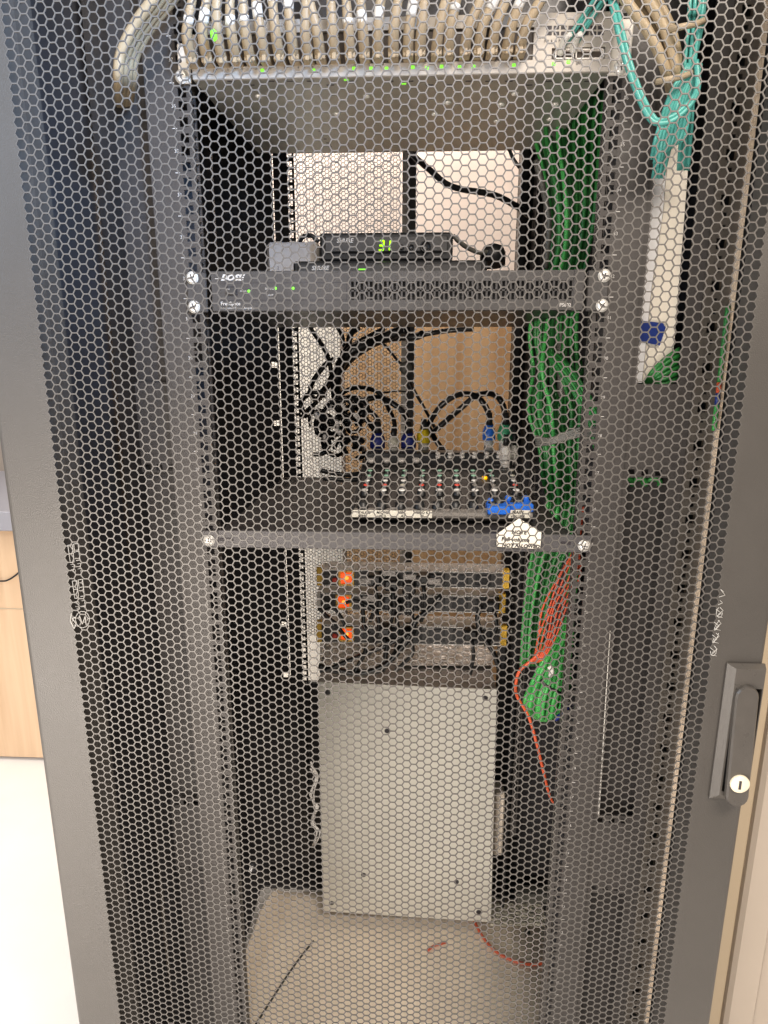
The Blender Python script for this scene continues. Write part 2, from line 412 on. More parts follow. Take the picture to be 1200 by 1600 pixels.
# mounting rails, front
def zl(n): return n*U-.00635
for sx in(-1,1):
    zs=[ZB+.02]; holes=[]
    for n in range(2,44):
        for dz in(.0381,.022225,.00635):
            zc=n*U-dz; zs+=[zc-.0047,zc+.0047]; holes.append(len(zs)-2)
    zs.append(1.96); hs=set(holes)
    # long openings beside the rail
    xs=[.2235,.2278,.2373,.2735] 
    b=MB()
    X=[sx*x for x in xs]; X=X if sx>0 else X[::-1]
    hi=1
    b.plate(X,zs,0,.002,lambda i,j:(i==hi and j in hs))
    # inner return flange with slots
    b.plate([.002,.0055,.0145,.018],zs,sx*.2235,sx*.2255,lambda i,j:(i==1 and j in hs),ax='x')
    rl=b.build('mounting_rail','rail',cab)
    t=MB()
    for n in range(4,42):
        text(str(n),.0052,(sx*.2425,-.0004,n*U-.00635-.0019),None,join=t,align='CENTER',extr=.0001)
        t.box((sx*.2405,-.0004,n*U-.00635-.0222-.0004),(sx*.2455,-.0001,n*U-.00635-.0222+.0004))
    t.build('unit_numbers','white_ink',rl)
    # cable plate between rail and post, with tall openings and rows of small slots
    xin,xo1,xo2,xout=.2735,.2800,.3285,.3450
    if sx<0: xin,xo1,xo2,xout=.2735,.2765,.3170,.3175
    z1=at(1020,600,.0).z; z2=at(1020,747,0).z; z3=at(950,1283,0).z; z4=at(950,1393,0).z
    zs2=[ZB+.02,z4-.006,z4+.001-.002,z4+.0055,z3-.0055,z3+.002,z3+.0065,z2,z2+.002,z2+.010,z1,1.95]
    xs2=[xin,xo1,xo1+.008,xo1+.016,xo1+.024,xo1+.032,xo1+.040,xo2] if sx>0 else [xin,xo1,xo1+.008,xo1+.014,xo1+.022,xo1+.028,xo1+.036,xo2]
    xs2.append(xout) if sx>0 else None
    n_=len(xs2)-1
    def hole(i,j,n_=n_,sx=sx):
        if sx<0: i=n_-1-i
        last=n_-2 if sx>0 else n_-1
        if i==0 or i>last: return False
        if j==0 or j==6 or j==10: return True
        if j in(2,4) and i in (1,3,5) : return True
        if j==8 and i in(1,3,5): return True
        return False
    X=[sx*x for x in xs2]; X=X if sx>0 else X[::-1]
    b=MB(); b.plate(X,zs2,.003 if sx>0 else .010,.005 if sx>0 else .012,hole)
    b.build('cable_plate','rail' if sx>0 else 'blackm2',cab)
# dark boards behind left openings close to the plate
MB().box((-.318,.020,ZB),(-.2762,.022,ZT)).build('cable_manager_back','blackm2',cab)
# punched upright on the right with big and small holes, pale strip painted as leaking light
zs=[]; big=set(); small=set(); z=at(1167,16,0).z; zz=z-45*U+.0
k=0; zs=[ZB+.02]
while zz-.005<1.95:
    if zz>ZB+.04:
        zs+=[zz-.0048,zz+.0048]; big.add(len(zs)-2)
    zz+=U
zs.append(1.96)
zz=z-45*U; allz=[]
while zz-.005<1.95:
    if zz>ZB+.05:
        allz+=[(zz-.0296,zz-.0250,0),(zz-.0174,zz-.0126,0),(zz-.0056,zz+.0056,1)]
    zz+=U
zs=[ZB+.02]; kind={}
for a_,c_,k_ in allz: zs+=[a_,c_]; kind[len(zs)-2]=k_
zs.append(1.96)
b=MB(); b.plate([.3455,.3521,.3556,.3604,.3639,.3735],zs,0,.002,lambda i,j:(j in kind and ((kind[j]==1 and i in(1,2,3)) or (kind[j]==0 and i==2))))
b.box((.3455,.002,ZB),(.3475,.05,ZT))
pu=b.build('punched_upright','post2',cab)
MB().box((.3480,.04,ZB),(.3735,.042,ZT)).build('hole_shade_backing','black',cab)  # black sheet added to darken the holes of the upright
MB().box((.3741,-.006,ZB),(.3772,.03,ZT)).build('light_leak_strip','strip',cab)
MB().box((.3782,-.004,ZB),(.3885,.0,ZT)).build('gap_shade_strip','black',cab)  # black strip added to shade the gap beside the pale strip
# rear frame, rails, rear door leaf
ry=.62
for sx in(-1,1):
    zs=[ZB+.02]; hs=set()
    for n in range(2,44):
        for dz in(.0381,.022225,.00635):
            zc=n*U-dz; zs+=[zc-.0047,zc+.0047]; hs.add(len(zs)-2)
    zs.append(1.96)
    X=[.2235,.2278,.2373,.2500]; X=[sx*x for x in X]; X=X if sx>0 else X[::-1]
    b=MB(); b.plate(X,zs,ry,ry+.002,lambda i,j:i==1 and j in hs); b.build('mounting_rail','blackm',cab)
# rear frame plates either side, with the narrow slit and small square holes
for sx in(-1,1):
    zs=[ZB]; hz=[at(428,570,.64).z,at(436,661,.64).z,at(446,975,.64).z,at(446,1055,.64).z,at(440,440,.64).z]
    for q in sorted(hz): zs+=[q-.006,q+.006]
    zs.append(ZT)
    xs=[.2505,.2700,.2723,.276,.288,.394] if sx<0 else [.2505,.28,.30,.394]
    X=[sx*x for x in xs]; X=X if sx>0 else X[::-1]
    n_=len(X)-1
    def hole(i,j):
        if sx>0: return False
        i=n_-1-i
        if i==1 and j%2==0 : return j not in(0,)
        if i in(1,3) and j%2==1: return True
        return False
    b=MB(); b.plate(X,zs,.64,.642,hole)
    b.build('rear_frame','inner',cab)
zt_rear=at(600,238,.66).z
MB().box((-.394,.662,0),(.394,.676,at(490,1068,.66).z)).build('rear_lower_panel','inner',cab)
MB().box((-.394,.600,0),(.394,.661,.010)).build('rear_plinth','inner',cab)
MB().box((-.394,.645,zt_rear),(.394,.66,ZT)).build('rear_header','inner',cab)
# rear mesh door leaf (left), hexagon mesh again, open on the right
V=[];Fc=[];ryd=.80; P2=.0085; s2=P2/math.sqrt(3); rh2=(P2-.0013)/2/math.cos(R(30))
xl2,xr2=-.35,at(628,400,ryd).x
nc=int((xr2-xl2)/(1.5*s2)); nrw=int((1.95-.62)/P2)
for i in range(nc):
    for j in range(nrw):
        cx=xl2+i*1.5*s2; cz=.62+(j+(.5 if i%2 else 0))*P2; k0=len(V)
        V+=[(cx+s2*c,ryd,cz+s2*s) for c,s in ca]; V+=[(cx+rh2*c,ryd,cz+rh2*s) for c,s in ca]
        V+=[(cx+rh2*c,ryd+.0015,cz+rh2*s) for c,s in ca]
        for k in range(6):
            m2=(k+1)%6; Fc.append((k0+k,k0+m2,k0+6+m2,k0+6+k)); Fc.append((k0+6+k,k0+6+m2,k0+12+m2,k0+12+k))
xe=xr2
b=MB(); b.box((xe,ryd-.002,.1),(xe+.004,ryd+.02,1.95)); b.box((xe+.004,ryd,.1),(xe+.013,ryd+.003,1.95)); b.box((-.39,ryd-.001,.1),(-.35,ryd+.003,1.95))
rd=b.build('rear_door','silver',cab)
me=bpy.data.meshes.new('mesh_panel'); me.from_pydata([(x,y-.3,z) for x,y,z in V],[],Fc); me.materials.append(M['mesh']); me.update()
o=bpy.data.objects.new('mesh_panel',me); COL.objects.link(o); o.parent=rd
xb_=at(643,400,.70).x
MB().box((xb_-.0085,.70,.45),(xb_+.0085,.72,1.95)).build('rear_centre_bar','black',cab)
# right rear side: dark uprights and bracket ladder
b=MB(); b.box((.224,.585,ZB),(.236,.618,ZT)); b.box((.248,.54,ZB),(.256,.58,ZT)); b.build('inner_upright','blackm',cab)
b=MB(); zq=[.35]
for k in range(30): zq+=[.4+k*.05,.4+k*.05+.03]
zq.append(1.96)
b.plate([.236,.2385,.245,.2475],zq,.40,.402,lambda i,j:i==1 and j%2==1)
b.build('bracket_ladder','rail',cab)
MB().box((DL+.004,-.09,ZB-.01),(-.352,.62,ZB)).build('base_edge','inner',cab)
MB().box((.352,-.09,ZB-.01),(DR-.004,.62,ZB)).build('base_edge','inner',cab)
# ================================================================== screws
def screw(p,parent,r=.0062,flat=False,dome=True):
    b=MB(); a=random.uniform(0,3)
    b.lathe(p,(0,-1,0),[(r*1.15,0),(r*1.15,.0008),(r,.0010),(r*.97,.0022),(r*.75,.0034),(r*.35,.0038),(.0001,.0038)],18)
    o=b.build('screw','zinc',parent)
    c=MB(); 
    for q in(0,math.pi/2):
        d=Vector((math.cos(a+q),0,math.sin(a+q)))*r*.6; c.tube([Vector(p)+Vector((0,-.0036,0))-d,Vector(p)+Vector((0,-.0036,0))+d],.0007,5,1)
    c.build('cross_slot','ink',o); return o
# ================================================================== NETWORK SWITCH
sw=thing('network_switch',at(620,118,.1),'beige grey network switch full of beige patch cables at the top of the rack','network switch')
Yf=-.008
zb_=at(620,119,Yf).z; zt_=zb_+.0545
xl_=at(301,110,Yf).x; xr_=at(953,100,Yf).x
zbk=at(600,236,.235).z
b=MB(); hz_=.0
b.hexa([(xl_,Yf+.003,zb_),(xr_,Yf+.003,zb_),(xr_-.012,.232,zb_),(xl_+.012,.232,zb_),(xl_,Yf+.003,zt_),(xr_,Yf+.003,zt_),(xr_-.012,.232,zt_),(xl_+.012,.232,zt_)])
body=b.build('body','steel',sw)
for (u,v) in((345,153),(363,180),(405,150),(573,150),(527,178),(680,178),(700,160),(783,163),(805,146),(868,163),(916,147),(860,186),(777,189),(877,213)):
    p=atz(u,v,zb_); 
    if p.y<.22 and abs(p.x)<.2: MB().lathe((p.x,p.y,zb_),(0,0,-1),[(.0045,0),(.0042,.0012),(.002,.0022),(.0001,.0024)],12).build('rivet','zinc',body)
b=MB()
for k in range(20):
    u=330+k*31; p=atz(u,127+random.choice((0,6)),zb_-.0002); b.box((p.x-.004,p.y-.001,zb_-.0004),(p.x+.004,p.y+.001,zb_))
for k in range(6):
    p=atz(500+k*4,205+k*6,zb_); b.box((p.x-.002,p.y-.001,zb_-.0004),(p.x+.002,p.y+.001,zb_))
b.build('vent_slots','ink',body)
# face: frame with the port bank, sfp cages
lip=.0125
b=MB(); b.bev((xl_-.0005,Yf-.001,zb_),(xr_+.0005,Yf+.0028,zb_+lip),.0008); 
xp=at(833,80,Yf).x
b.box((xl_,Yf,zt_-.012),(xp,Yf+.0028,zt_)); b.box((xl_-.0005,Yf,zb_+lip),(xl_+.006,Yf+.0028,zt_))
zc0=at(880,92,Yf).z; zc1=at(880,77,Yf).z
b.box((xp,Yf,zc1+.0015),(xr_,Yf+.0028,zt_)); b.box((xp,Yf,zb_+lip),(at(862,85,Yf).x,Yf+.0028,zc1+.0015)); b.box((at(945,85,Yf).x,Yf,zb_+lip),(xr_,Yf+.0028,zc1+.0015))
fc=b.build('face_plate','swface',sw)
b=MB(); b.box((xl_+.006,Yf+.0022,zb_+lip),(xr_-.003,Yf+.0028,zt_-.012)); b.build('port_bank','swdark',sw)
b=MB()
for u0,u1,v in((868,896,84),(900,943,84)):
    a=at(u0,v-7,Yf-.001); c=at(u1,v+8,Yf-.001)
    for (x0,z0,x1,z1) in((a.x,a.z,c.x,a.z-.001),(a.x,c.z,c.x,c.z+.001),(a.x,c.z,a.x+.001,a.z),(c.x-.001,c.z,c.x,a.z),((a.x+c.x)/2,c.z,(a.x+c.x)/2+.0008,a.z)):
        b.box((x0,Yf-.002,min(z0,z1)),(x1,Yf+.002,max(z0,z1)))
b.build('fibre_cage','silver',sw)
b=MB()
for r_ in range(2):
    for k in range(8):
        p=at(858+k*11.5,43+r_*9,Yf-.0003); b.box((p.x-.0028,p.y-.0001,p.z-.0016),(p.x+.0028,p.y+.0004,p.z+.0016))
b.build('vent_slots','ink',fc)
tt=MB()
text('S  Y  S   R  P  S',.0032,at(850,66,Yf-.0004),None,join=tt); text('SFP+',.0035,at(900,101,Yf-.0014),None,join=tt)
for k in range(24): text(str(k+1),.0028,at(312+k*22,112-k*.75,Yf-.0014),None,join=tt,align='CENTER')
tt.build('port_markings','ink',fc)
for u,v in((410,110),(490,110),(553,107),(580,107),(604,107),(645,105),(667,106),(690,104),(718,105),(740,104),(803,102),(865,100),(888,97)):
    p=at(u,v,Yf-.001); MB().bev((p.x-.0018,p.y-.0006,p.z-.0016),(p.x+.0018,p.y+.0004,p.z+.0016),.0004).build('status_light','led',sw)
for (u,v) in ((541,125),(631,131)):
    p=atz(u,v,zb_-.0002); MB().box((p.x-.0025,p.y-.001,zb_-.0006),(p.x+.0025,p.y+.001,zb_)).build('status_light','led',sw)
for sx,(ua,va,ub,vb,su,sv) in ((-1,(276,68,299,130,284,120)),(1,(955,30,984,117,969,106))):
    a=at(ua,va,-.003); c=at(ub,vb,-.003); MB().bev((a.x,-.004,c.z),(c.x,-.001,a.z),.0012).build('mounting_ear','white_paint',sw)
    screw(at(su,sv,-.004),sw,.0062)
for u,v in((281,95),(975,62)):
    p=at(u,v,-.0042); MB().cyl(p,(0,1,0),.0022,.0003,10).build('ear_hole','ink',sw)
# patch cables
for i in range(24):
    u=306+i*22+random.uniform(-2,2); v=97-i*.7
    lean=(max(0,i-11)*5.2 if i>11 else (5-i)*1.2)+random.choice((-17,-10,2,11,18))+random.uniform(-3,3)
    p0=at(u,v,Yf-.002)
    dx=lean/1450.
    jit=random.uniform(-.003,.003)
    pts=[p0+Vector((0,.0,0)),p0+Vector((0,-.012,.002)),p0+Vector((dx*.05,-.024,.013)),p0+Vector((dx*.3+jit,-.029,.034)),p0+Vector((dx*.75+jit,-.026,.062)),p0+Vector((dx*1.25,-.018,.092)),p0+Vector((dx*2.1+jit,-.004,.135)),p0+Vector((dx*3,.02,.18)),p0+Vector((dx*3.3,.055,.25)),Vector(((p0.x+dx*3.4)*.9,.09,1.995))]
    c=thing('patch_cable',p0,'beige patch cable with white tag, %s from the left end of the switch'%ORD[i],'patch cable','beige patch cables of the network switch')
    b=MB(); b.tube(pts[2:],.0047+random.uniform(-.0003,.0003),10,5); b.build('cable','beige',c)
    b=MB(); b.tube([pts[0]+Vector((0,.002,0)),pts[1],pts[2],(pts[2]+pts[3])/2+Vector((0,-.001,0)),pts[3]],.0060,10,4,.0047); b.build('boot','beigeboot',c)
    b=MB(); b.bev((p0.x-.0055,p0.y-.013,p0.z-.006),(p0.x+.0055,p0.y+.003,p0.z+.004),.001); b.bev((p0.x-.0022,p0.y-.016,p0.z-.008),(p0.x+.0022,p0.y-.012,p0.z+.005),.0006); b.build('plug','beigeboot',c)
    k=random.choice((.0,.1,.2,.45)); S=spline(pts,8); a=int(8*(2.2+2*k+random.uniform(0,.6)))
    b=MB(); b.tube(S[a:a+random.choice((3,4,5))],.0052,10,1); b.build('wrap_tag','tag',c)
p=at(334,55,-.045); g=MB().lathe(p,(0,-.2,1),[(.001,-.005),(.0032,-.003),(.0032,.003),(.001,.005)],10).build('green_tab','led'); tag(g,'glowing green tab wedged between beige patch cables near the left ear','tab')
# second row of patch cables behind, dropping from above to the top device
up=thing('rack_unit',at(600,-10,.01),'dark rack unit above the network switch behind the beige cables','rack unit')
MB().bev((-.2235,.03,zt_+.006),(.2235,.034,zt_+.10),.001).build('face_plate','inner',up)
# cable bundles either side of the switch
for i in range(4):
    o_=i*10-12; yb_=-.055+.008*i
    pts=[Vector((-.19+.01*i,.09,1.995)),at(325+o_,-150,.02),at(285+o_,-60,yb_),at(257+o_,-8,yb_),at(222+o_*.9,38,yb_),at(198+o_*.75,85,yb_),at(189+o_*.7+4,128,yb_+.01),at(192+o_*.5,165,.03)]
    b=MB(); b.tube(pts,.0052,10,6); c=b.build('patch_cable','beige')
    tag(c,'thick beige cable curving down in the loose bundle left of the switch','cable','beige cables curving down left of the switch')
for i in range(5):
    o_=i*12-24; yb_=-.05+.01*(i%3)
    pts=[Vector((.20-.01*i,.09,1.995)),at(925+o_,-150,.02),at(965+o_,-60,yb_),at(1000+o_,-2,yb_),at(1027+o_*.8,42,yb_),at(1044+o_*.55,85,yb_),at(1052+o_*.35,122,yb_+.01),at(1056+o_*.3,150,.02)]
    b=MB(); b.tube(pts,.0050,10,6); c=b.build('patch_cable','beige')
    tag(c,'thick beige cable curving down in the bundle right of the switch','cable','beige cables curving down right of the switch')
for u,v,l in((1072,40,'brown tie strap holding the teal fibre trunk near the top right'),(1052,122,'brown tie strap round the lower end of the right beige bundle')):
    b=MB(); b.tube([at(u-26,v+6,-.055),at(u-8,v+2,-.066),at(u+16,v-3,-.062),at(u+30,v-9,-.05)],.0028,8); tag(b.build('cable_tie','tan'),l,'cable tie')
# teal fibre
for i in range(11):
    o_=(i-5)*2.6; yb_=-.045+.006*(i%3)
    if i<7: pts=[Vector((.31+.002*i,.05,1.995)),at(1094+o_,-40,yb_),at(1090+o_,30,yb_),at(1082+o_,110,yb_),at(1079+o_*1.0,180,yb_),at(1073+o_*1.0,265,.0)]
    else: pts=[Vector((.31+.002*i,.05,1.995)),at(1092+o_,-40,yb_),at(1086+o_-4,50,yb_),at(1070+o_-6,120,yb_),at(1050+(i-9)*7,190,yb_-.004),at(1030+(i-9)*5,278,-.01)]
    b=MB(); b.tube(pts,.0019,6,6); tag(b.build('fibre_cable','teal'),'thin teal fibre cable hanging in the trunk at the top right','fibre cable','teal fibre cables hanging in the trunk')
for i in range(9):
    o_=(i-4)*5.; pts=[at(1085+o_*.5,100,-.05),at(1064+o_*.9,150,-.05),at(1047+o_*1.1,215,-.045),at(1036+o_*.9,262-abs(i-2)*7,-.03)]
    b=MB(); b.tube(pts,.0020,6,6); tag(b.build('fibre_cable','teal'),'thin teal fibre cable fanning out over the white duct','fibre cable','teal fibre cables fanning over the duct')
for k,l in((0,'outer strand of the teal fibre loop swinging below the switch ear'),(1,'inner strand of the teal fibre loop swinging below the switch ear')):
    d=k*7
    pts=[Vector((.25,.05,1.995)),at(944,-90,-.02),at(950,-25,-.03),at(958+d,17,-.05),at(975+d,87,-.062),at(994+d,143,-.066),at(1014+d,184-d*.3,-.068),at(1032,193-d*.8,-.07),at(1055,186-d,-.07),at(1080,162-d,-.066),at(1091-d*.3,135,-.06),at(1088,95,-.055)]
    b=MB(); b.tube(pts,.0022 if k else .0026,8,8); tag(b.build('fibre_cable','teal'),l,'fibre cable')
for k,(pp,l) in enumerate(((((985,-230),(960,-70),(950,-20),(928,0),(906,32),(890,55),(877,76)),'left teal fibre lead plugged into the fibre port of the switch'),(((990,-230),(966,-70),(958,-20),(940,2),(918,35),(905,55),(897,72)),'right teal fibre lead plugged into the fibre port of the switch'))):
    c=thing('fibre_lead',at(*pp[-1],-.012),l,'fibre lead')
    b=MB(); b.tube([at(*q,-.035-.006*(j%2)+.005*j) for j,q in enumerate(pp)],.0019,8,6); b.tube([at(q[0]+4,q[1],-.035+.005*j) for j,q in enumerate(pp)],.0019,8,6); b.build('cable','teal',c)
    e=at(*pp[-1],-.012); b=MB(); b.tube([e+Vector((.0,.004,-.003)),e+Vector((.001,-.006,.004)),at(pp[-2][0]+2,pp[-2][1]-2,-.025)],.0042,8,4,.0026); b.build('plug','tag',c)
# ================================================================== white duct seen through the upper right opening
du=thing('cable_duct',at(1030,420,.05),'white cable duct with a blue sticker seen through the right hand opening','cable duct')
yd=.05
q=[(1024,150),(1050,150),(1012,420),(986,592),(986,592)]
def poly(mb,pts,y0,y1):
    p=[at(u,v,y0) for u,v in pts]; n=len(p); b0=len(mb.v)
    mb.v+=p+[Vector((a.x,y1,a.z)) for a in p]
    mb.f.append(tuple(b0+i for i in reversed(range(n)))); mb.sm.append(False); mb.f.append(tuple(b0+n+i for i in range(n))); mb.sm.append(False)
    for i in range(n):
        j=(i+1)%n; mb.f.append((b0+i,b0+j,b0+n+j,b0+n+i)); mb.sm.append(False)
b=MB(); poly(b,[(1022,200),(1046,200),(1036,330),(1018,450),(1003,598),(985,598),(1004,400)],.03,.05); b.build('side_wall','duct',du)
b=MB(); poly(b,[(1047,200),(1080,200),(1066,380),(1052,552),(1030,566),(1012,590),(1004,597),(1019,450),(1037,330)],.032,.05); b.build('front_wall','tan' if 0 else 'cream',du)  # duct is white; cream colour stands for its differently lit face
b=MB(); poly(b,[(997,500),(1036,505),(1040,512),(1031,540),(994,532)],.0285,.0295); b.build('blue_sticker','bluest',du)
for i in range(6):
    b=MB(); b.tube([at(1062,545+i*9,.02),at(1040,560+i*8,.015),at(1018+i*2,582+i*4,.02),at(1000+i*5,612+i*3,.04)],.0026,8,5); tag(b.build('network_cable','green'),'short green cable crossing below the white duct','cable','green cables below the white duct')
# green, orange, blue cable bits along the pale strip
for i,(m_,v0,v1,l) in enumerate((('green',478,600,'green cable showing beside the light leak strip, upper length'),('orange',598,612,'orange cable bit beside the light leak strip'),('bluest',616,632,'blue cable bit beside the light leak strip'),('green2',632,672,'pale green cable bit beside the light leak strip'))):
    def ux(v): return 1156-(v-330)*.114
    b=MB(); b.tube([at(ux(v0)-1.5,v0,-.006),at(ux((v0+v1)/2)-1.5,(v0+v1)/2,-.009),at(ux(v1)-1.5,v1,-.006)],.0028,8,5); tag(b.build('cable_bit',m_),l,'cable')
for i in range(3):
    b=MB(); p=at(978+i*22,752,.02); b.tube([p+Vector((-.010,.01,-.004)),p+Vector((-.004,0,.003)),p+Vector((.006,0,.002)),p+Vector((.011,.01,-.006))],.0032,8,5); tag(b.build('network_cable','green'),('left','middle','right')[i]+' of three green cable bends at the top of the lower right opening','cable','green cable bends in the lower right opening')
b=MB(); b.tube([at(970,770,.02),at(966,820,.02),at(963,880,.02),at(958,930,.03)],.0018,6,5); tag(b.build('network_cable','green'),'thin green reflection drawn as a tube down the edge of the lower right opening','cable')  # green reflection modelled as a thin tube along the opening edge
b=MB(); b.tube([at(953,985,.004),at(947,1080,.004),at(941,1180,.004),at(935,1276,.004)],.0013,6,3); tag(b.build('wire','tag'),'thin white wire along the left edge of the lower right opening','wire')
# ================================================================== AMPLIFIER
am=thing('power_amplifier',(0,.1,31*U),'dark grey rack amplifier with slotted grille and green lights above the mixer shelf','amplifier')
z0,z1=31*U+.0004,32*U-.0004
ya=-.014
xl_,xr_=at(330,455,ya).x,at(913,455,ya).x
MB().bev((xl_+.004,ya+.006,z0+.0005),(xr_-.004,.30,z1-.0005),.001).build('chassis','blackm',am)
xg0,xg1=at(547,455,ya).x,at(895,455,ya).x; zg0,zg1=at(700,468,ya).z,at(700,439,ya).z
b=MB(); b.bev((xl_,ya,z0),(xg0,ya+.006,z1),.001); b.box((xg0,ya+.0004,zg1),(xg1,ya+.006,z1-.0009)); b.box((xg0,ya+.0004,z0+.0009),(xg1,ya+.006,zg0)); b.bev((xg1,ya,z0),(xr_,ya+.006,z1),.001)
fp=b.build('face_plate','amp',am)
b=MB(); n=int((xg1-xg0)/.0052)
for k in range(n+1):
    x=xg0+k*(xg1-xg0)/n; b.box((x-.0009,ya+.0007,zg0),(x+.0012,ya+.004,zg1))
b.box((xg0,ya+.0007,(zg0+zg1)/2-.0008),(xg1,ya+.0035,(zg0+zg1)/2+.0008))
b.build('grille','amp',am)
# inset panel outline and button
a=at(345,442,ya); c=at(542,469,ya)
b=MB()
for x0,z0_,x1,z1_ in((a.x,a.z-.0005,c.x,a.z),(a.x,c.z,c.x,c.z+.0005),(c.x-.0005,c.z,c.x,a.z)): b.box((x0,ya-.0002,z0_),(x1,ya+.001,z1_))
b.build('inset_outline','ink',fp)
a=at(354,449,ya); c=at(370,461,ya); MB().box((a.x-.0008,ya-.0003,c.z-.0008),(c.x+.0008,ya+.0005,a.z+.0008)).build('button_recess','ink',fp)
MB().bev((a.x,ya-.003,c.z),(c.x,ya,a.z),.0008).build('power_button','ampd',am)
text('BOSE',.0086,at(345,438.0,ya-.0003),fp,shear=.35,bold=.0004,sx=1.25)
MB().box((at(336,436,ya).x,ya-.0004,at(336,436,ya).z),(at(346,436,ya).x,ya,at(336,435,ya).z)).build('lettering','white_ink',fp)
text('FreeSpace',.0055,at(345,477,ya-.0003),fp,bold=.0001); text('Integrated Power Amplifier',.0036,at(345,483,ya-.0003),fp)
text('PS602',.0052,at(874,479,ya-.0003),fp,bold=.00012); text('POWER',.0022,at(375,456,ya-.0003),fp); text('SIGNAL',.003,at(414,452.5,ya-.0003),fp); text('CLIP',.003,at(419,462.5,ya-.0003),fp); text('ON',.0022,at(354,453,ya-.0034),fp)
for u,v in((389,455),(430.5,450.5),(458,450.5)):
    p=at(u,v,ya); MB().lathe(p,(0,-1,0),[(.0016,-.001),(.0016,.0006),(.001,.0012),(.0001,.0013)],12).build('indicator_light','led',am)
for sx,(ua,ub) in((-1,(292,323)),(1,(917,950))):
    x0_,x1_=at(ua,455,-.004).x,at(ub,455,-.004).x
    b=MB(); b.bev((x0_,-.0045,z0),(x1_,-.001,z1),.0012); b.box((xl_+.004 if sx<0 else x0_,-.0035,z0+.001),(x1_ if sx<0 else xr_-.004,.004,z1-.001)) if 0 else None
    b.build('mounting_ear','amp',am)
    for dz in(.00635,.0381): screw(Vector((sx*.2325,-.0045,32*U-dz)),am,.0062)
# ================================================================== RECEIVERS
def receiver(name,label,x0,x1,z0,z1,y0,y1,big):
    t=thing(name,((x0+x1)/2,y0,z0),label,'receiver')
    MB().bev((x0,y0+.004,z0),(x1,y1,z1),.003).build('housing','black',t)
    h=z1-z0
    b=MB(); i=.004
    b.bev((x0+i+.003,y0,z0+h*.30 if big else z0+h*.15),(x1-i-.003,y0+.006,z1-.005),.0015); f_=b.build('front_panel','ampd',t)
    return t,f_
y1_=.155; ph_=1.0
zr2=at(620,406,.12).z
r2,f2=receiver('wireless_receiver','lower wide black wireless receiver lying on the amplifier',at(457,414,.12).x,at(762,414,.12).x,32*U+.0005,zr2,.12,.26,False)
text('SHURE',.0075,at(487,422,.1196),f2,shear=.2,bold=.0002)
p=at(566,421,.1196); MB().bev((p.x-.005,p.y-.0005,p.z-.0008),(p.x+.005,p.y,p.z+.0008),.0002).build('status_light','led',r2)
z_a=zr2+.0008; z_b=at(600,362,.13).z
r1,f1=receiver('wireless_receiver','upper black wireless receiver showing the green digits 31',at(499,385,.13).x,at(708,385,.13).x,z_a,z_b,.13,.24,True)
text('SHURE',.0072,at(526,379,.1296),f1,shear=.2,bold=.0002)
dg=MB(); pc=at(592,391,.1293)
def seg(mb,x,z,w,h,on):
    t=.0013
    S={'a':((0,h),(w,h)),'g':((0,h/2),(w,h/2)),'d':((0,0),(w,0)),'f':((0,h/2),(0,h)),'e':((0,0),(0,h/2)),'b':((w,h/2),(w,h)),'c':((w,0),(w,h/2))}
    for k in on:
        (a0,b0_),(a1,b1_)=S[k]; mb.tube([(x+a0+ (b0_*.12),pc.y-.0003,z+b0_),(x+a1+(b1_*.12),pc.y-.0003,z+b1_)],t*.8,6,1)
seg(dg,pc.x,pc.z,.0055,.0115,'abgcd'); seg(dg,pc.x+.0088,pc.z,.0050,.0115,'bc'); dg.build('channel_digits','ledy',r1)
for u,v,rr in((628,386,.0032),(643,386,.0035),(665,385,.0075)):
    p=at(u,v,.1296); MB().lathe(p,(0,-1,0),[(rr,0),(rr*.98,.0015),(rr*.8,.0018),(rr*.78,.0006),(.0001,.0006)],20).build('button','black',r1)
tag(r1); 
ad=thing('power_adapter',at(455,400,.1),'grey box shaped power adapter standing left of the wireless receivers','adapter')
a=at(416,378,.16); c=at(499,424,.16); MB().bev((a.x,.16,32*U+.0004),(c.x,.23,a.z),.004).build('case','adapter',ad)
text('2',.006,at(433,421,.1598),ad,'ink')
b=MB(); b.tube([at(468,378,.18),at(474,370,.175),at(486,368,.17),at(498,378,.17)],.0030,8,6); tag(b.build('cable','cab'),'short black cable arching from the grey adapter to the upper receiver','cable')
# black plug and clear lead right of receivers
b=MB(); b.lathe(at(770,396,.2),(0,-.2,-1),[(.006,-.012),(.014,-.008),(.018,.0),(.018,.016)],16); tag(b.build('plug','black'),'round black plug standing on the amplifier right of the receivers','plug')
b=MB(); b.tube([at(708,368,.16),at(718,378,.16),at(732,388,.17),at(750,395,.18),at(766,392,.19)],.003,8,6); tag(b.build('cable','grey_cab'),'grey lead running from the receiver to the round black plug','cable')
b=MB(); b.tube([at(640,236,.45),at(650,247,.45),at(672,266,.44),at(697,287,.43),at(723,296,.42),at(770,304,.4),at(803,320,.38),at(830,338,.36)],.0052,10,6); tag(b.build('cable','cab'),'thick black cable sagging across the upper rear opening','cable')
b=MB(); b.tube([at(795,232,.4),at(802,248,.4),at(812,262,.4)],.003,8,6); tag(b.build('cable','cab'),'short black cable at the top corner of the rear opening','cable')
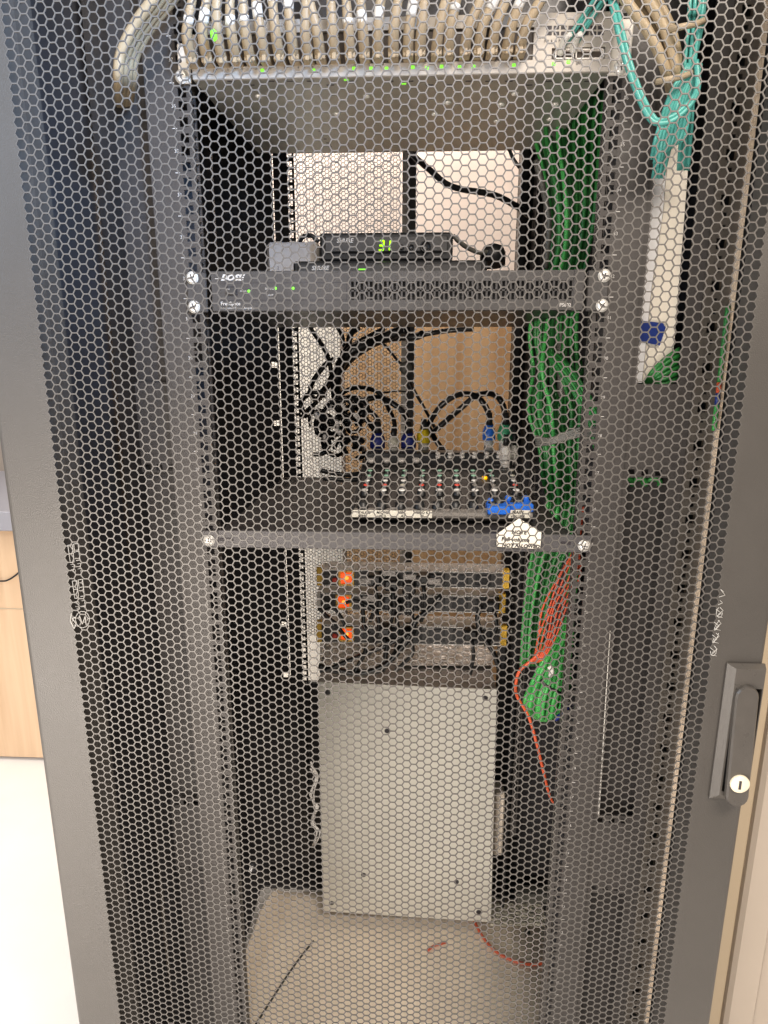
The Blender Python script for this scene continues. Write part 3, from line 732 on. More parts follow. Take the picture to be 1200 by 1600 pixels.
# ================================================================== SHELF and MIXER
zs_t=at(620,832,-.002).z; zs_b=at(620,859,-.002).z
sh=thing('rack_shelf',(0,.2,zs_b),'dark grey rack shelf with a front lip carrying the mixer','shelf')
zs_t=zs_b+.0225 if (zs_t-zs_b)<.019 else zs_t
MB().bev((-.222,-.003,zs_b),(.221,.0,zs_t),.0008).build('front_lip','bar',sh)
xe0,xe1=at(320,845,-.002).x,at(921,850,-.002).x
for xx,su,sv in((xe0,329,843),(xe1-.02,910,851)):
    MB().bev((-.2415 if xx<0 else .2205,-.0042,zs_b+.0005),(-.2205 if xx<0 else .2415,-.0008,zs_t-.0005),.0008).build('mounting_ear','bar',sh)
    screw(Vector((-.2325 if xx<0 else .2325,-.0044,at(su,sv,0).z)),sh,.0066)
b=MB(); zsh=zs_t-.0025
b.box((-.220,.0005,zsh-.0015),(.219,.40,zsh)); b.build('tray','shelf',sh)
for u,hw in((343,.005),(358,.005),(884,.006)):
    p=at(u,843 if u<500 else 849,-.0035); MB().box((p.x-hw,p.y-.0001,p.z-.002),(p.x+hw,p.y+.0003,p.z+.002)).build('slot','ink',sh)
# mixer: wedge body
mx=thing('audio_mixer',(at(690,820,.05).x,.05,zsh),'small black audio mixer with rows of coloured knobs on the rack shelf','mixer')
ym0=.045; ml=at(549,815,ym0).x; mr_=at(836,815,ym0).x
zf1=at(690,797,ym0+.004).z
Yb=.24; zbk=at(690,722,Yb).z
def surf(u,v):   # point on the sloped control surface seen at u,v
    d=ray(u,v); A=Vector((0,ym0+.012,zf1)); n=Vector((0,-(zbk-zf1),(Yb-ym0-.012))).normalized()
    return CAM+d*((A-CAM).dot(n)/d.dot(n)), n
b=MB(); b.hexa([(ml,ym0+.012,zsh+.004),(mr_,ym0+.012,zsh+.004),(mr_-.002,Yb,zsh+.004),(ml+.002,Yb,zsh+.004),(ml,ym0+.012,zf1),(mr_,ym0+.012,zf1),(mr_-.002,Yb,zbk),(ml+.002,Yb,zbk)])
b.build('body','mixer',mx)
# rounded front nose
b=MB(); zc=(zf1+zsh+.006)/2; hh=(zf1-zsh-.006)/2
n=10; ring=[]
for k in range(n+1):
    a=math.pi*k/n; ring.append((ym0+.0125-.0125*math.sin(a), zc+hh*math.cos(a)))
for (ya_,za_),(yb_,zb2) in zip(ring,ring[1:]): b.face([(ml+.003,ya_,za_),(ml+.003,yb_,zb2),(mr_-.003,yb_,zb2),(mr_-.003,ya_,za_)],True)
b.build('front_nose','mixfront',mx)
for xx in(ml,mr_-.003):
    b=MB(); b.v=[]; 
    out=[(ym0-.001,zsh+.006),(ym0-.001,zf1-.004),(ym0+.008,zf1+.003),(Yb,zbk+.004),(Yb,zsh+.004)]
    n=len(out); b.v=[Vector((xx,y_,z_)) for y_,z_ in out]+[Vector((xx+.003,y_,z_)) for y_,z_ in out]
    b.f=[tuple(reversed(range(n))),tuple(range(n,2*n))]+[(i,(i+1)%n,n+(i+1)%n,n+i) for i in range(n)]; b.sm=[False]*len(b.f)
    b.build('end_cheek','blackm',mx)
# rear jack ledge
b=MB(); b.bev((ml+.004,Yb-.012,zbk-.01),(mr_-.004,Yb+.02,at(690,706,Yb).z),.002); b.build('jack_ledge','blackm',mx)
for i,u in enumerate(range(684,806,19)):
    p=at(u,712,Yb-.013); MB().lathe(p+Vector((0,0,-.003)),(0,-.5,1),[(.0040,0),(.0040,.003),(.0028,.0035),(.0028,.007),(.0038,.0075),(.0038,.009),(.0018,.0095)],12).build('jack_socket','silver',mx)
for i,u in enumerate((580,604,627,650)):
    p=at(u,718,Yb-.013); MB().lathe(p,(0,-.4,1),[(.006,-.004),(.006,.001),(.0045,.002)],12).build('jack_socket','silver',mx)
cw=[(570,'palegreen','red'),(599,'palegreen','red'),(628,'palegreen','clear'),(658,'palegreen','red'),(686,'palegreen','red'),(714,'palegreen','red'),(742,'palegreen','mixfront'),(772,'palegreen','mixfront'),(806,'clear','red')]
def knob(u,v,r,h,capm,name='knob'):
    p,n=surf(u,v+h*700)
    k=MB(); k.lathe(p,n,[(r*1.15,0),(r*1.1,.0012),(r,.0018),(r*.88,h)],14); o=k.build(name,'black',mx)
    MB().lathe(p+n*h,n,[(r*.86,-.0004),(r*.7,.0007),(.0001,.0008)],14).build('cap',capm,o)
for u,g,rd_ in cw:
    dxm=(690-u)*-.0
    for v,m_ in((737,g),(745,g),(753,'capw'),(760,rd_),(768,'capw')):
        uu=u+(768-v)*(690-u)*.0022
        knob(uu,v,.0048 if m_!='capw' or v<760 else .0060,.007,m_)
    knob(u-3,787,.0068,.009,'black')
for u in(693,707,690,784): 
    p,n=surf(u,780); MB().box((p.x-.0008,p.y-.006,p.z),(p.x+.0008,p.y+.006,p.z+.0012)).build('fader_mark','tag',mx)
p,n=surf(757,748); MB().lathe(p,n,[(.004,0),(.004,.003),(.0001,.0035)],12).build('clip_light','amber',mx)
b=MB()
for k in range(8):
    p,n=surf(572+k*29,727); b.box((p.x-.0055,p.y-.0005,p.z+.0003),(p.x+.0055,p.y+.0005,p.z+.0006))
    p,n=surf(556+k*29.5,775); b.box((p.x-.0002,p.y-.03,p.z-.005),(p.x+.0002,p.y+.03,p.z+.007)) if 0 else None
b.build('panel_print','white_ink',mx)
tt=MB(); p,n=surf(782,735); upv=Vector((0,(Yb-ym0-.012),(zbk-zf1))).normalized()
text('MAIN',.007,p+n*.0005,None,up=upv,join=tt); tt.build('panel_print','white_ink',mx)
# blue tape pieces at the master volume knobs
b=MB()
for (u0,u1,v0,v1) in((762,793,792,804),(796,828,788,800)):
    p0,n=surf(u0,v1); p1,_=surf(u1,v0)
    b.bev((p0.x,p0.y-.002,p0.z),(p1.x,p1.y+.002,max(p0.z,p1.z)+.006),.0015)
for u,v in((766,786),(793,782),(820,782)):
    p0,n=surf(u,v+6); b.lathe(p0,n,[(.0050,0),(.0046,.010),(.003,.012)],12)
bl=b.build('blue_clips','kb'); tag(bl,'bright blue clips fitted over the master knobs at the right end of the mixer','clips')
for u in(777,808): knob(u,783,.0085,.012,'blackm')
# tape labels
def plabel(u0,v0,u1,v1,y,name,label,lines,size,parent=None):
    a=at(u0,v0,y); c=at(u1,v1,y); t=thing(name,(a.x,y,c.z),label,'label')
    MB().box((a.x,y,c.z),(c.x,y+.0006,a.z)).build('paper_strip','paper',t)
    for (u,v,s,sz) in lines: text(s,sz,at(u,v,y-.0003),t,'ink',shear=random.uniform(-.1,.25),bold=.0001,name='handwriting')
    return t
plabel(549.5,797,675,809.5,ym0-.0015,'tape_label','long white handwritten tape label along the left front of the mixer',
   [(560,802.5,'TALK B',.0048),(560,808,'MTG',.0048),(588,802.5,'MIC VID',.0048),(592,808,'AC3',.0048),(621,802.5,'MISC',.0048),(626,808,'A2',.0048),(647,802.5,'VIDEO K',.0048),(657,808,'BL',.0048)],.005)
plabel(795,797,828,809.5,ym0-.0025,'tape_label','small white handwritten MAIN VOLUME label below the blue clips',[(800,802.8,'MAIN',.0058),(798,808.6,'VOLUME',.0046)],.005)
# house shaped paper note on the shelf lip
nt=thing('paper_note',at(810,856,-.006),'white house shaped paper note with handwriting stuck on the shelf lip','note')
b=MB(); poly(b,[(811,810),(846,832),(844,858),(776,854),(776,835)],-.0065,-.0058); b.build('paper','paper',nt)
for s,u,v,sz in(('NOTE',799,834,.0066),('Full volume',783,845,.0072),('NOT ALLOWED!',784,854,.0062)):
    text(s,sz,at(u,v,-.0070),nt,'ink',shear=.15,bold=.00022,right=(1,0,-.035),up=(.035,0,1),name='handwriting',sx=1.02)
# ------------------------------------------------------------------ plugs and audio cables
def plug(u,v,y,m_,w,h,label,cat='plug',tip=None):
    w*=1.2; h*=1.15
    t=thing('audio_plug',at(u,v,y),label,cat); c=at(u,v,y)
    MB().lathe(c,(0,-.15,-1),[(w*.35,-h*.75),(w*.6,-h*.6),(w,-h*.1),(w,h*.5),(w*.8,h*.55)],14).build('sleeve',m_,t)
    MB().lathe(c+Vector((0,0,-h*.5)),(0,-.1,-1),[(w*.75,0),(w*.75,h*.8),(w*.5,h*.85)],14).build('barrel',tip or 'silver',t)
    MB().lathe(c+Vector((0,0,h*.6)),(0,0,1),[(w*.55,-.002),(w*.4,h*.8)],10).build('strain_relief','black',t)
    return t
plug(590,689,.27,'navy',.0105,.020,'navy blue audio plug at the left end of the mixer jacks')
plug(615,691,.26,'clear',.0080,.014,'milky white audio plug between the two navy plugs')
plug(638,689,.27,'navy',.0105,.020,'navy blue audio plug between the milky plug and the yellow plug')
plug(662,682,.28,'yel',.0095,.018,'yellow audio plug on the mixer jacks')
plug(764,676,.27,'kb',.0085,.020,'bright blue audio plug right of the wood panel')
plug(789,676,.26,'grn',.0100,.020,'green audio plug at the right end of the mixer jacks')
plug(790,708,.225,'silver',.0080,.018,'bare silver adapter plug below the green plug')
plug(803,706,.235,'silver',.0050,.018,'slim silver plug at the far right of the mixer jacks')
def C7(x,y): return (460+x/5,500+y/5)
cabs=[
 ([C7(130,60),C7(140,85),C7(220,200),C7(270,310),C7(290,430)],.0042,.42,'black cable slanting down from the top left of the middle rear opening'),
 ([C7(880,70),C7(800,95),C7(650,160),C7(560,190),C7(450,240),C7(370,330),C7(330,450),C7(325,560),C7(350,680),C7(420,800)],.0095,.40,'thickest black cable trunk sweeping across the middle rear opening'),
 ([C7(300,310),C7(250,340),C7(150,470),C7(125,570),C7(170,620),C7(230,540),C7(300,430)],.0045,.40,'black cable loop left of the thick trunk'),
 ([C7(60,760),C7(90,720),C7(200,610),C7(290,480),C7(320,400)],.0045,.43,'black cable rising from the lower left to the thick trunk'),
 ([C7(1000,110),C7(940,130),C7(760,140),C7(620,185),C7(480,270),C7(400,350),C7(310,470)],.0070,.42,'second thick black cable below the trunk arch'),
 ([C7(340,590),C7(420,545),C7(500,528),C7(620,548),C7(690,600),C7(740,700),C7(780,800),C7(785,890)],.0042,.36,'black cable arching left to right over the milky plug'),
 ([C7(400,700),C7(510,640),C7(640,605),C7(740,635),C7(850,720),C7(900,820),C7(900,900)],.0052,.35,'black cable arching down to the second navy plug'),
 ([C7(440,650),C7(500,660),C7(600,720),C7(650,780),C7(665,880)],.0046,.36,'black cable ending at the left navy plug'),
 ([C7(600,150),C7(640,160),C7(720,210),C7(820,330),C7(900,360)],.0026,.45,'thin black cable under the trunk reaching the centre bar'),
 ([C7(900,480),C7(940,560),C7(1010,680),C7(1070,790),C7(1100,850)],.0030,.45,'thin black cable from the centre bar to the yellow plug'),
 ([C7(860,100),C7(930,125),C7(1080,100),C7(1230,80),C7(1400,70)],.0048,.45,'black cable along the top edge of the wood panel'),
 ([C7(690,570),C7(800,555),C7(900,565)],.0018,.47,'thin black wire crossing to the centre bar'),
 ([C7(340,60),C7(375,130),C7(385,190),C7(430,280)],.0040,.43,'black cable dropping between the arches near the top'),
 ([C7(500,60),C7(440,110),C7(420,200),C7(380,260)],.0055,.41,'black cable bending into the trunk from above'),
 ([C7(700,70),C7(600,120),C7(520,160),C7(460,200),C7(400,260)],.0050,.43,'black cable joining the trunk from the upper right'),
 ([(662,690),(665,675),(674,655),(690,633),(712,618),(735,616),(752,626),(763,645),(765,664)],.0048,.29,'left black cable arch from the yellow plug to the blue plug'),
 ([(668,682),(683,670),(700,655),(720,638),(743,619),(765,615),(781,624),(788,642),(789,662)],.0048,.31,'right black cable arch ending at the green plug'),
 ([(670,668),(682,690),(695,705)],.0045,.30,'short black cable dropping right of the yellow plug'),
 ([(686,703),(720,708),(760,706)],.0030,.28,'black cable lying along the back of the mixer'),
 ([(560,640),(572,655),(585,672)],.0045,.33,'short black cable above the left navy plug'),
 ([(500,735),(540,742),(575,738)],.0040,.25,'black cable lying on the shelf left of the mixer'),
 ([(505,748),(545,750),(580,748)],.0036,.22,'lower black cable lying on the shelf left of the mixer'),
]
for pts,r_,y_,l in cabs:
    b=MB(); b.tube([at(u,v,y_+.012*math.sin(i*1.3)) for i,(u,v) in enumerate(pts)],r_,10,7); tag(b.build('audio_cable','cab'),l,'cable')
for i in range(26):
    cx,cy=random.uniform(488,560),random.uniform(632,708); y_=random.uniform(.25,.40); rr=random.uniform(10,26); a0=random.uniform(0,6.28); sp=random.uniform(2.0,4.4)
    pts=[at(cx+rr*math.cos(a0+sp*k/6)*random.uniform(.85,1.1),cy+rr*.9*math.sin(a0+sp*k/6),y_+.01*math.sin(k)) for k in range(7)]
    b=MB(); b.tube(pts,random.choice((.0030,.0038,.0045)),8,5); tag(b.build('audio_cable','cab'),'short black looped cable in the tangle left of the mixer jacks','cable','black cables tangled left of the mixer')
for i,(u,v) in enumerate(((497,655),(560,655),(532,680),(517,640),(540,640),(508,690),(528,668))):
    p=at(u,v,.27); b=MB(); d=Vector((random.uniform(-.6,.6),-.3,random.uniform(.4,1))); b.lathe(p,d,[(.0035,0),(.0035,.011),(.0025,.014)],10)
    tag(b.build('audio_plug','silver'),'small silver plug tip among the tangled black cables','plug','silver plug tips in the tangle')
b=MB(); b.lathe(at(512,655,.40),(0,-1,0),[(.008,0),(.011,.001),(.011,.004),(.004,.005),(.0001,.005)],16); tag(b.build('cord_disc','grey_cab'),'round olive grey disc hanging behind the cable tangle','disc')
b=MB(); b.lathe(at(634,575,.44),(0,-1,0),[(.010,0),(.012,.002),(.012,.006),(.004,.007),(.0001,.007)],14); tag(b.build('cable_coil','grey_cab'),'small olive grey coil on the dark centre bar','coil')
# ================================================================== GREEN CABLES inside the right rail
NG=18
for i in range(NG):
    t=i/(NG-1); j=random.uniform(-2,2); y_=.12+.09*random.random()
    sh_=lambda a,bb: a+(bb-a)*t
    pts=[at(sh_(835,945),140+30*(1-t),y_+.03),at(sh_(836,938),215,y_+.02),at(sh_(850,934),270,y_),at(sh_(862,928),340+j*4,y_-.01),at(sh_(860,918),400,y_-.01),
         at(sh_(840,905),460,y_),at(sh_(828,900),520,y_),at(sh_(824,904)+j*6,580,y_+.02*j*.5),at(sh_(832,905)-j*4,640,y_),at(sh_(843,904),700,y_-.005),at(sh_(848,906),745,y_),
         at(sh_(856,902),790,y_+.01),at(sh_(838,893),840,y_+.02),at(sh_(826,868),900,y_+.03),at(sh_(818,850),970,y_+.04),at(sh_(815,845),1040,y_+.04)]
    b=MB(); b.tube(pts,.0029,8,4); tag(b.build('network_cable','green' if i%6 else 'green2'),'green network cable running down the loose bundle inside the right rail','cable','green network cables in the right hand bundle')
for i in range(5):
    pts=[at(852+i*5,548+i*2,.12),at(872+i*5,576,.10),at(895+i*5,610,.085),at(915+i*5,645,.07),at(925+i*5,670,.06),at(930+i*5,700,.06)]
    b=MB(); b.tube(pts,.0032,8,5); tag(b.build('network_cable','green2' if i%2 else 'green'),'green network cable branching out towards the right rail','cable','green cables branching to the right rail')
for i in range(5):
    o_=i*3.2; pts=[at(838,682+o_,.11),at(858,686+o_*.6,.09),at(885,676+o_*.8,.08),at(912,668+o_,.07),at(935,668+o_,.05)]
    b=MB(); b.tube(pts,.0020,8,5); tag(b.build('cable','grey_cab'),'thin grey cable crossing in front of the green bundle','cable','grey cables crossing the green bundle')
# coil end below the shelf : hairpin loops
for i in range(17):
    t=i/16; w_c=(i-8)/8; y_=.06+.03*random.random()
    a0=at(902-10*t,858+random.uniform(-5,5),y_+.02)
    cxb=855
    pts=[a0,at(898-10*t,930,y_+.01),at(886+w_c*9,985,y_),at(870+w_c*20,1030,y_-.01),at(861+w_c*29,1066,y_-.02*(1-w_c*w_c)),at(853+w_c*31,1098-10*w_c*w_c,y_-.02),at(850+w_c*29,1124-22*w_c*w_c,y_-.005),at(848+w_c*22,1118-8*w_c*w_c,y_+.03),at(852+w_c*20,1085,y_+.045)]
    b=MB(); b.tube(pts,.0030,8,5); tag(b.build('network_cable','green2'),'bright green network cable folded back in the coil hanging below the shelf','cable','green network cables in the hanging coil')
b=MB(); b.tube([at(845,1062,.02),at(852,1070,.015),at(866,1078,.015),at(884,1087,.03)],.0018,6,5); tag(b.build('cable_tie','cab'),'black tie wrapped round the hanging green coil','cable tie')
b=MB(); b.tube([at(858,1041,.03),at(862,1048,.028),at(860,1056,.03)],.0035,6,5); tag(b.build('cable_tag','tag'),'small white tag on the hanging green coil','tag')
b=MB(); b.tube([at(868,1124,.05),at(882,1112,.045),at(894,1098,.06)],.003,6,5); tag(b.build('network_cable','navy'),'short blue cable at the lower right of the green coil','cable')
for i in range(7):
    o_=(i-3); w1=random.uniform(-3,3)
    pts=[at(913-abs(o_)*.5,792,.02),at(901+o_*1.5,858,.03),at(888+o_*5.0+w1,900,.05),at(868+o_*6.5-w1,950,.05),at(853+o_*4.2+w1,995,.045),at(842+o_*2.5,1028,.04),at(832+o_,1036,.05)]
    b=MB(); b.tube(pts,.0014,6,6); tag(b.build('fibre_cable','orange2'),'thin orange fibre cable in the fan over the green coil','fibre cable','orange fibre cables fanning over the coil')
b=MB(); b.tube([at(842,1022,.02),at(828,1034,.02),at(812,1048,.025),at(806,1068,.03),at(808,1088,.05),at(826,1120,.05),at(838,1160,.05),at(848,1200,.05),at(858,1240,.06),at(866,1256,.07)],.0022,8,7); tag(b.build('fibre_cable','orange'),'single orange fibre cable looping left of the coil and hanging down','fibre cable')
# left / right inner dark cables
for k,(pts,r_,l) in enumerate((([(838,250),(850,300),(858,350),(852,420)],.004,'dark cable left of the green bundle, upper'),([(872,495),(876,560),(878,620)],.006,'brown grey cable right of the green bundle behind the shelf side'))):
    b=MB(); b.tube([at(u,v,.15) for u,v in pts],r_,8,5); tag(b.build('cable','grey_cab'),l,'cable')
# ================================================================== REAR UNITS
def zat(v,y): return at(640,v,y).z
yu=.50
spec=[(892,917,495,796,'top'),(929,955,492,790,'middle'),(978,1006,494,792,'bottom')]
for k,(v0,v1,u0,u1,w0) in enumerate(spec):
    z1_=zat(v0,yu); z0_=zat(v1,yu); xa_=at(u0,(v0+v1)/2,yu).x; xb2=at(u1,(v0+v1)/2,yu).x
    t=thing('rack_power_unit',((xa_+xb2)/2,yu,z0_),w0+' of three silver rack units with yellow corners and orange lit switch','rack unit')
    MB().bev((xa_+.004,yu+.003,z0_+.001),(xb2-.004,yu+.058,z1_),.001).build('housing','silver',t)
    fpn=MB().bev((xa_+.012,yu,z0_+.0015),(xb2-.012,yu+.003,z1_-.0015),.0008).build('face_plate','ampd',t)
    b=MB(); b.box((xa_+.010,yu-.0015,z0_),(xb2-.010,yu+.002,z0_+.0015)); b.box((xa_+.010,yu-.0015,z1_-.0012),(xb2-.010,yu+.002,z1_)); b.build('bright_edge','capw',t)
    for xs_ in((xa_,xa_+.012),(xb2-.014,xb2)):
        if k==1 and xs_[0]==xa_: continue
        MB().bev((xs_[0],yu-.003,z0_),(xs_[1],yu+.012,z1_+.006),.0015).build('corner_bracket','yellow',t)
    us=541 if k!=1 else 537
    c=at(us,(v0+v1)/2-1,yu-.003); s1=.0165
    b=MB()
    for (x0,z0q,x1,z1q) in((-s1,-s1,s1,-s1+.004),(-s1,s1-.004,s1,s1),(-s1,-s1+.004,-s1+.005,s1-.004),(s1-.005,-s1+.004,s1,s1-.004)): b.box((c.x+x0,yu-.004,c.z+z0q),(c.x+x1,yu,c.z+z1q))
    b.build('switch_bezel','yellow',t)
    rk=MB().hexa([(c.x-.011,yu-.003,c.z-.0115),(c.x+.011,yu-.003,c.z-.0115),(c.x+.011,yu,c.z-.0115),(c.x-.011,yu,c.z-.0115),(c.x-.011,yu-.008,c.z+.0115),(c.x+.011,yu-.008,c.z+.0115),(c.x+.011,yu,c.z+.0115),(c.x-.011,yu,c.z+.0115)]).build('rocker_switch','ledo',t)
    MB().lathe((c.x+.001,yu-.006,c.z+.002),(0,-1,0),[(.0048,0),(.003,.0025),(.0001,.003)],12).build('glow_lamp','ledoc',rk)
    if k!=1: MB().lathe(at(523,(v0+v1)/2+2,yu-.001),(0,-1,0),[(.006,0),(.006,.001),(.003,.0025),(.0001,.003)],14).build('reset_button','red',t)
    # outlets along the face
    b=MB()
    for q in range(6):
        cx=at(575+q*36,(v0+v1)/2,yu).x; b.bev((cx-.016,yu-.0015,z0_+.006),(cx+.016,yu+.001,z1_-.006),.001)
    b.build('outlets','blackm',t)
    for q in (0,1,2):
        p=at(808+((k*3)%5),v0+8+q*9,ry-.001); 
    screw(at(800,(v0+v1)/2-6,ry-.001),t,.0045)
# black plugs in the units and small grey tags
for i,(u,v) in enumerate(((585,905),(612,912),(640,918),(660,905),(588,942),(618,950),(770,945),(600,985),(640,985),(735,990))):
    p=at(u,v,yu-.02); b=MB(); b.bev((p.x-.015,p.y-.012,p.z-.013),(p.x+.013,p.y+.018,p.z+.011),.004); b.tube([p+Vector((0,-.006,-.005)),p+Vector((.003,-.02,-.015)),p+Vector((.006,-.018,-.045)),p+Vector((random.uniform(-.03,.01),-.005,-.09))],.0042,8,5)
    tag(b.build('power_plug','black'),'black power plug with drooping lead in the silver rack units','plug','black power plugs in the rack units')
for i,(u,v,l) in enumerate(((570,908,'pale grey tag left of the other plug tags on the top rack unit'),(608,896,'pale grey tag at the upper edge of the top rack unit'),(640,902,'pale grey tag near the middle of the top rack unit'),(679,909,'pale grey tag rightmost on the top rack unit'),(577,936,'pale grey tag beside the middle orange switch'))):
    p=at(u,v,yu-.036); b=MB(); b.bev((p.x-.013,p.y,p.z-.006),(p.x+.013,p.y+.002,p.z+.006),.001); b.box((p.x-.008,p.y-.0005,p.z-.002),(p.x-.001,p.y,p.z+.001)); tag(b.build('cable_tag','adapter'),l,'tag')
pc_=[([(498,950),(510,962),(525,975),(536,990),(545,1000)],.0042,'black power lead left of the orange switches'),
 ([(505,955),(520,950),(532,963),(540,980)],.0038,'black power lead looping over the bottom unit switch'),
 ([(540,942),(555,938),(572,945),(590,955)],.0038,'black power lead over the middle orange switch'),
 ([(566,944),(568,965),(568,975),(575,990)],.0042,'black power lead hanging left of the plugs'),
 ([(690,930),(670,952),(650,970),(640,995),(625,1015),(600,1040),(560,1052),(520,1045)],.0058,'black power lead crossing down over the silver box top to the left'),
 ([(640,985),(610,1005),(575,1020),(540,1034),(515,1045),(500,1048)],.0050,'black power lead slanting over the crinkled film'),
 ([(572,1010),(568,1025),(560,1038),(555,1050)],.0042,'short black power lead on the crinkled film'),
 ([(606,1000),(603,1020),(600,1035),(588,1048)],.0050,'black power lead right of the crinkled film'),
 ([(640,990),(625,1010),(610,1030),(598,1046)],.0055,'thick black power lead down the middle of the film'),
 ([(752,945),(746,965),(750,985),(762,1005),(772,1022),(780,1045)],.0052,'black power lead curving down at the right of the units'),
 ([(498,1040),(530,1050),(570,1052),(600,1046)],.0060,'black power lead lying along the front of the film')]
for pts,r_,l in pc_:
    b=MB(); b.tube([at(u,v,.455+.004*math.sin(i)) for i,(u,v) in enumerate(pts)],r_,10,6); tag(b.build('power_lead','cab'),l,'cable')
# ================================================================== IVORY BOX on the floor
q=[at(497,1065,.50),at(776,1077,.50),at(767,1440,.50),at(505,1423,.50)]
bx=thing('steel_box',((q[2].x+q[3].x)/2,.5,min(q[2].z,q[3].z)),'large ivory steel box with screw holes standing on the floor of the cabinet','box')
b=MB(); bk=.22
F4=[Vector(p) for p in q]
b.v=[]
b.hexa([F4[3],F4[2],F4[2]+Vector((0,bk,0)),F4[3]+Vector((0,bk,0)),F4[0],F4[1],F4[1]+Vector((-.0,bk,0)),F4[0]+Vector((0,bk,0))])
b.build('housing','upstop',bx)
b=MB(); 
ins=[F4[3]+Vector((0,-.0015,0)),F4[2]+Vector((0,-.0015,0)),F4[2]+Vector((0,-.0002,0)),F4[3]+Vector((0,-.0002,0)),F4[0]+Vector((0,-.0015,0)),F4[1]+Vector((0,-.0015,0)),F4[1]+Vector((0,-.0002,0)),F4[0]+Vector((0,-.0002,0))]
b.hexa(ins); b.build('front_panel','ups',bx)
for u,v in((512,1082),(758,1091),(605,1142),(568,1367),(713,1378),(518,1411),(748,1425)):
    p=at(u,v,.4984); MB().lathe(p,(0,-1,0),[(.0062,0),(.006,.0004),(.0035,.0008),(.0001,.0008)],14).build('screw_hole','ink',bx)
MB().bev((F4[2].x+.0,.53,at(770,1338,.53).z),(at(787,1300,.53).x,.575,at(770,1240,.53).z),.004).build('side_socket','card',bx)
# crumpled clear strips hanging left of the box, catching the light
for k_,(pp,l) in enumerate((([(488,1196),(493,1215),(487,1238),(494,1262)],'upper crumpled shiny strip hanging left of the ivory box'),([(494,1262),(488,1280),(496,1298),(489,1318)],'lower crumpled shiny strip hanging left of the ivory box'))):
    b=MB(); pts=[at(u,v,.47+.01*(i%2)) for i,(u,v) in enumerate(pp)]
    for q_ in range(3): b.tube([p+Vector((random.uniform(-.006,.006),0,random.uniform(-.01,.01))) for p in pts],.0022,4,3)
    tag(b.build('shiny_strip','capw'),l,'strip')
# crinkled film sheets on the box top
def film(u0,v0,u1,v1,z,name,label,m_):
    b=MB(); N=22; a=[[None]*(N+1) for _ in range(N+1)]
    for i in range(N+1):
        for j in range(N+1):
            p=atz(u0+(u1-u0)*i/N,v0+(v1-v0)*j/N,z); p.z=z+.002+random.uniform(0,.004)*(0<i<N)*(0<j<N)
            b.v.append(p)
    for i in range(N):
        for j in range(N): k=i*(N+1)+j; b.f.append((k,k+1,k+N+2,k+N+1)); b.sm.append(False)
    o=b.build(name,m_); tag(o,label,'film')
    so=o.modifiers.new('thick','SOLIDIFY'); so.thickness=.0008; return o
ztop=F4[0].z
film(500,1006,602,1046,ztop+.001,'plastic_film','crinkled silvery film lying on the left of the ivory box top','foil')
film(618,1008,770,1041,ztop+.0012,'plastic_film','smoother grey film lying on the right of the ivory box top','foil')
# ================================================================== beige sheet on the cabinet floor with a raised left flap
b=MB()
P0=[]
rows=[(1388,430,470),(1400,420,462),(1425,405,450),(1450,397,438),(1480,385,420),(1510,376,408),(1545,371,398),(1600,366,392),(1660,360,386)]
zf=.006
prev=None
sheet=MB()
for (v,ul,ui) in rows:
    pin=atz(ui,v+6,zf); hgt=.085 if v<1560 else .06
    # flap rises from the crease outwards to the left
    pl=atz(ul,v,.11)
    n=6; row=[]
    for k in range(n+1):
        t=k/n; p=pl.lerp(pin,t); p.z-=.012*math.sin(math.pi*t)*(1-t); row.append(p)
    pr=Vector((.34,pin.y,zf)); 
    for k in range(1,9): row.append(pin.lerp(pr,k/8)+Vector((0,0,.0015*math.sin(k*2+v))))
    P0.append(row)
nr=len(P0); ncl=len(P0[0])
for row in P0: sheet.v+=row
for i in range(nr-1):
    for j in range(ncl-1): k=i*ncl+j; sheet.f.append((k,k+1,k+ncl+1,k+ncl)); sheet.sm.append(True)
o=sheet.build('packing_sheet','card'); so=o.modifiers.new('thick','SOLIDIFY'); so.thickness=.003; so.offset=-1
tag(o,'beige packing sheet with its left side bent up on the cabinet floor','sheet')
b=MB(); b.tube([atz(490,1470,.012),atz(470,1495,.012),atz(447,1527,.012),atz(400,1600,.012),atz(370,1645,.012)],.0022,6,4); tag(b.build('cable','cab'),'straight thin black cable across the beige packing sheet','cable')
b=MB(); b.tube([atz(668,1486,.012),atz(678,1478,.014),atz(697,1473,.010)],.0026,8,5); tag(b.build('fibre_cable','orange'),'short bit of orange cable showing alone on the beige packing sheet','cable')
b=MB(); b.tube([atz(738,1432,.02),atz(752,1460,.014),atz(772,1484,.012),atz(800,1500,.012),atz(830,1507,.012),atz(855,1502,.014),atz(885,1490,.03)],.0032,8,7); tag(b.build('fibre_cable','orange'),'orange cable curving over the beige packing sheet below the ivory box','cable')
MB()
b=MB(); p=atz(824,1457,.012); b.lathe(p,(0,0,1),[(.008,0),(.006,.004),(.001,.005)],10); tag(b.build('rubber_foot','black'),'small black rubber foot lying on the beige packing sheet','foot')
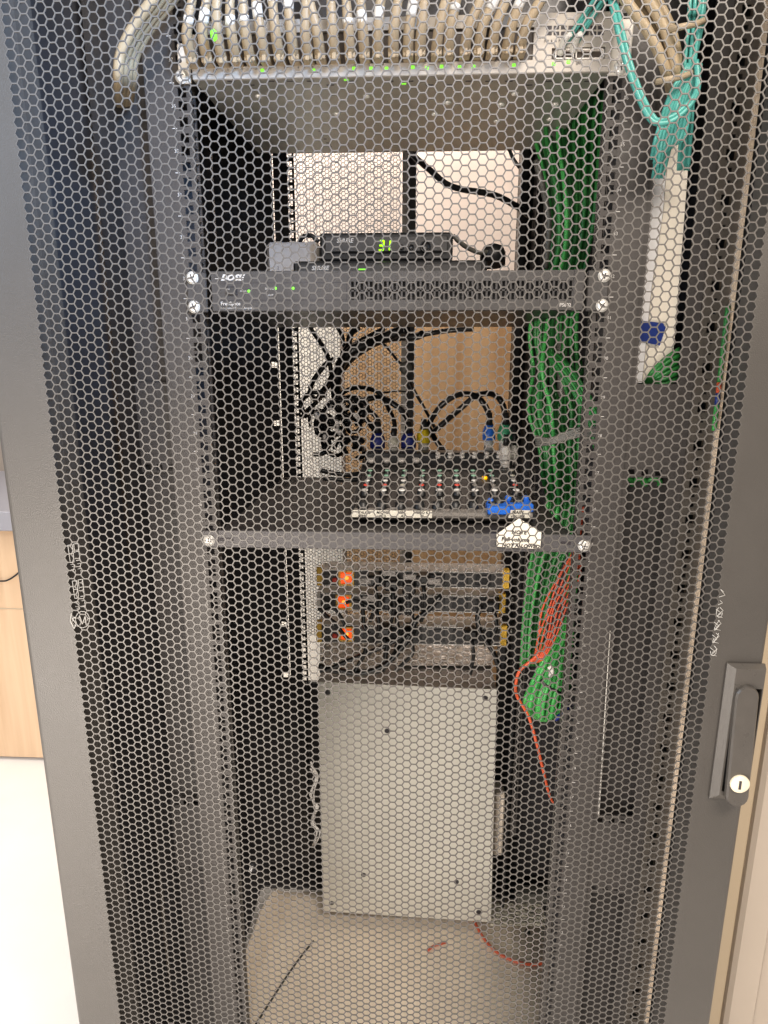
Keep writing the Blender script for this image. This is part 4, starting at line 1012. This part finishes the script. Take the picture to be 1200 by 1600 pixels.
# clear film strip at right rear of floor
o=film(765,1412,858,1448,.02,'plastic_film','crumpled clear film lying behind the right side of the packing sheet','clear')
b=MB(); b.bev((.29,.56,.0),(.385,.59,.05),.003); tag(b.build('foam_block','grey_cab'),'grey block on the floor behind the ivory box','block')
# ================================================================== WORLD and LIGHTS
wd=bpy.data.worlds.new('World'); scene.world=wd; wd.use_nodes=True
wd.node_tree.nodes['Background'].inputs[0].default_value=(1,.93,.86,1); wd.node_tree.nodes['Background'].inputs[1].default_value=.55
def area(name,loc,target,size,power,col,sy=None):
    l=bpy.data.lights.new(name,'AREA'); l.energy=power; l.color=col; l.shape='RECTANGLE'; l.size=size; l.size_y=sy or size
    o=bpy.data.objects.new(name,l); COL.objects.link(o); o.location=loc
    o.rotation_euler=(Vector(target)-Vector(loc)).to_track_quat('-Z','Y').to_euler(); return o
area('ceiling_light',(.6,-1.5,2.75),(0,.1,1.0),1.2,84,(1,.88,.76),.6)
area('window_light',(-2.2,-1.3,2.2),(-.2,0,1.2),1.0,24,(.55,.75,1))
area('rear_ceiling_light',(-.15,.98,2.75),(-.1,1.15,.9),.4,62,(1,.90,.82),1.2).rotation_euler.z+=0
area('side_ceiling_light',(-1.9,.1,2.6),(-1.5,.7,0),1.0,31,(1,.93,.86))
area('added_low_fill',(-.9,-1.5,.45),(-.1,.3,.35),1.0,46,(1,.9,.8))  # unseen fill added in place of floor bounce on the lower front
sl=bpy.data.lights.new('added_blue_spot','SPOT'); sl.energy=900; sl.color=(.35,.6,1); sl.spot_size=R(15); sl.spot_blend=.9; sl.shadow_soft_size=.2  # unseen blue spot added to tint the upper left inner panel
so_=bpy.data.objects.new('added_blue_spot',sl); COL.objects.link(so_); so_.location=(1.3,-1.9,2.3); so_.rotation_euler=(Vector((-.37,.0,1.56))-Vector(so_.location)).to_track_quat('-Z','Y').to_euler()
vs=scene.view_settings; vs.view_transform='Standard'; vs.look='None'; vs.exposure=0; vs.gamma=1; vs.use_curve_mapping=False
scene.render.resolution_x=768; scene.render.resolution_y=1024
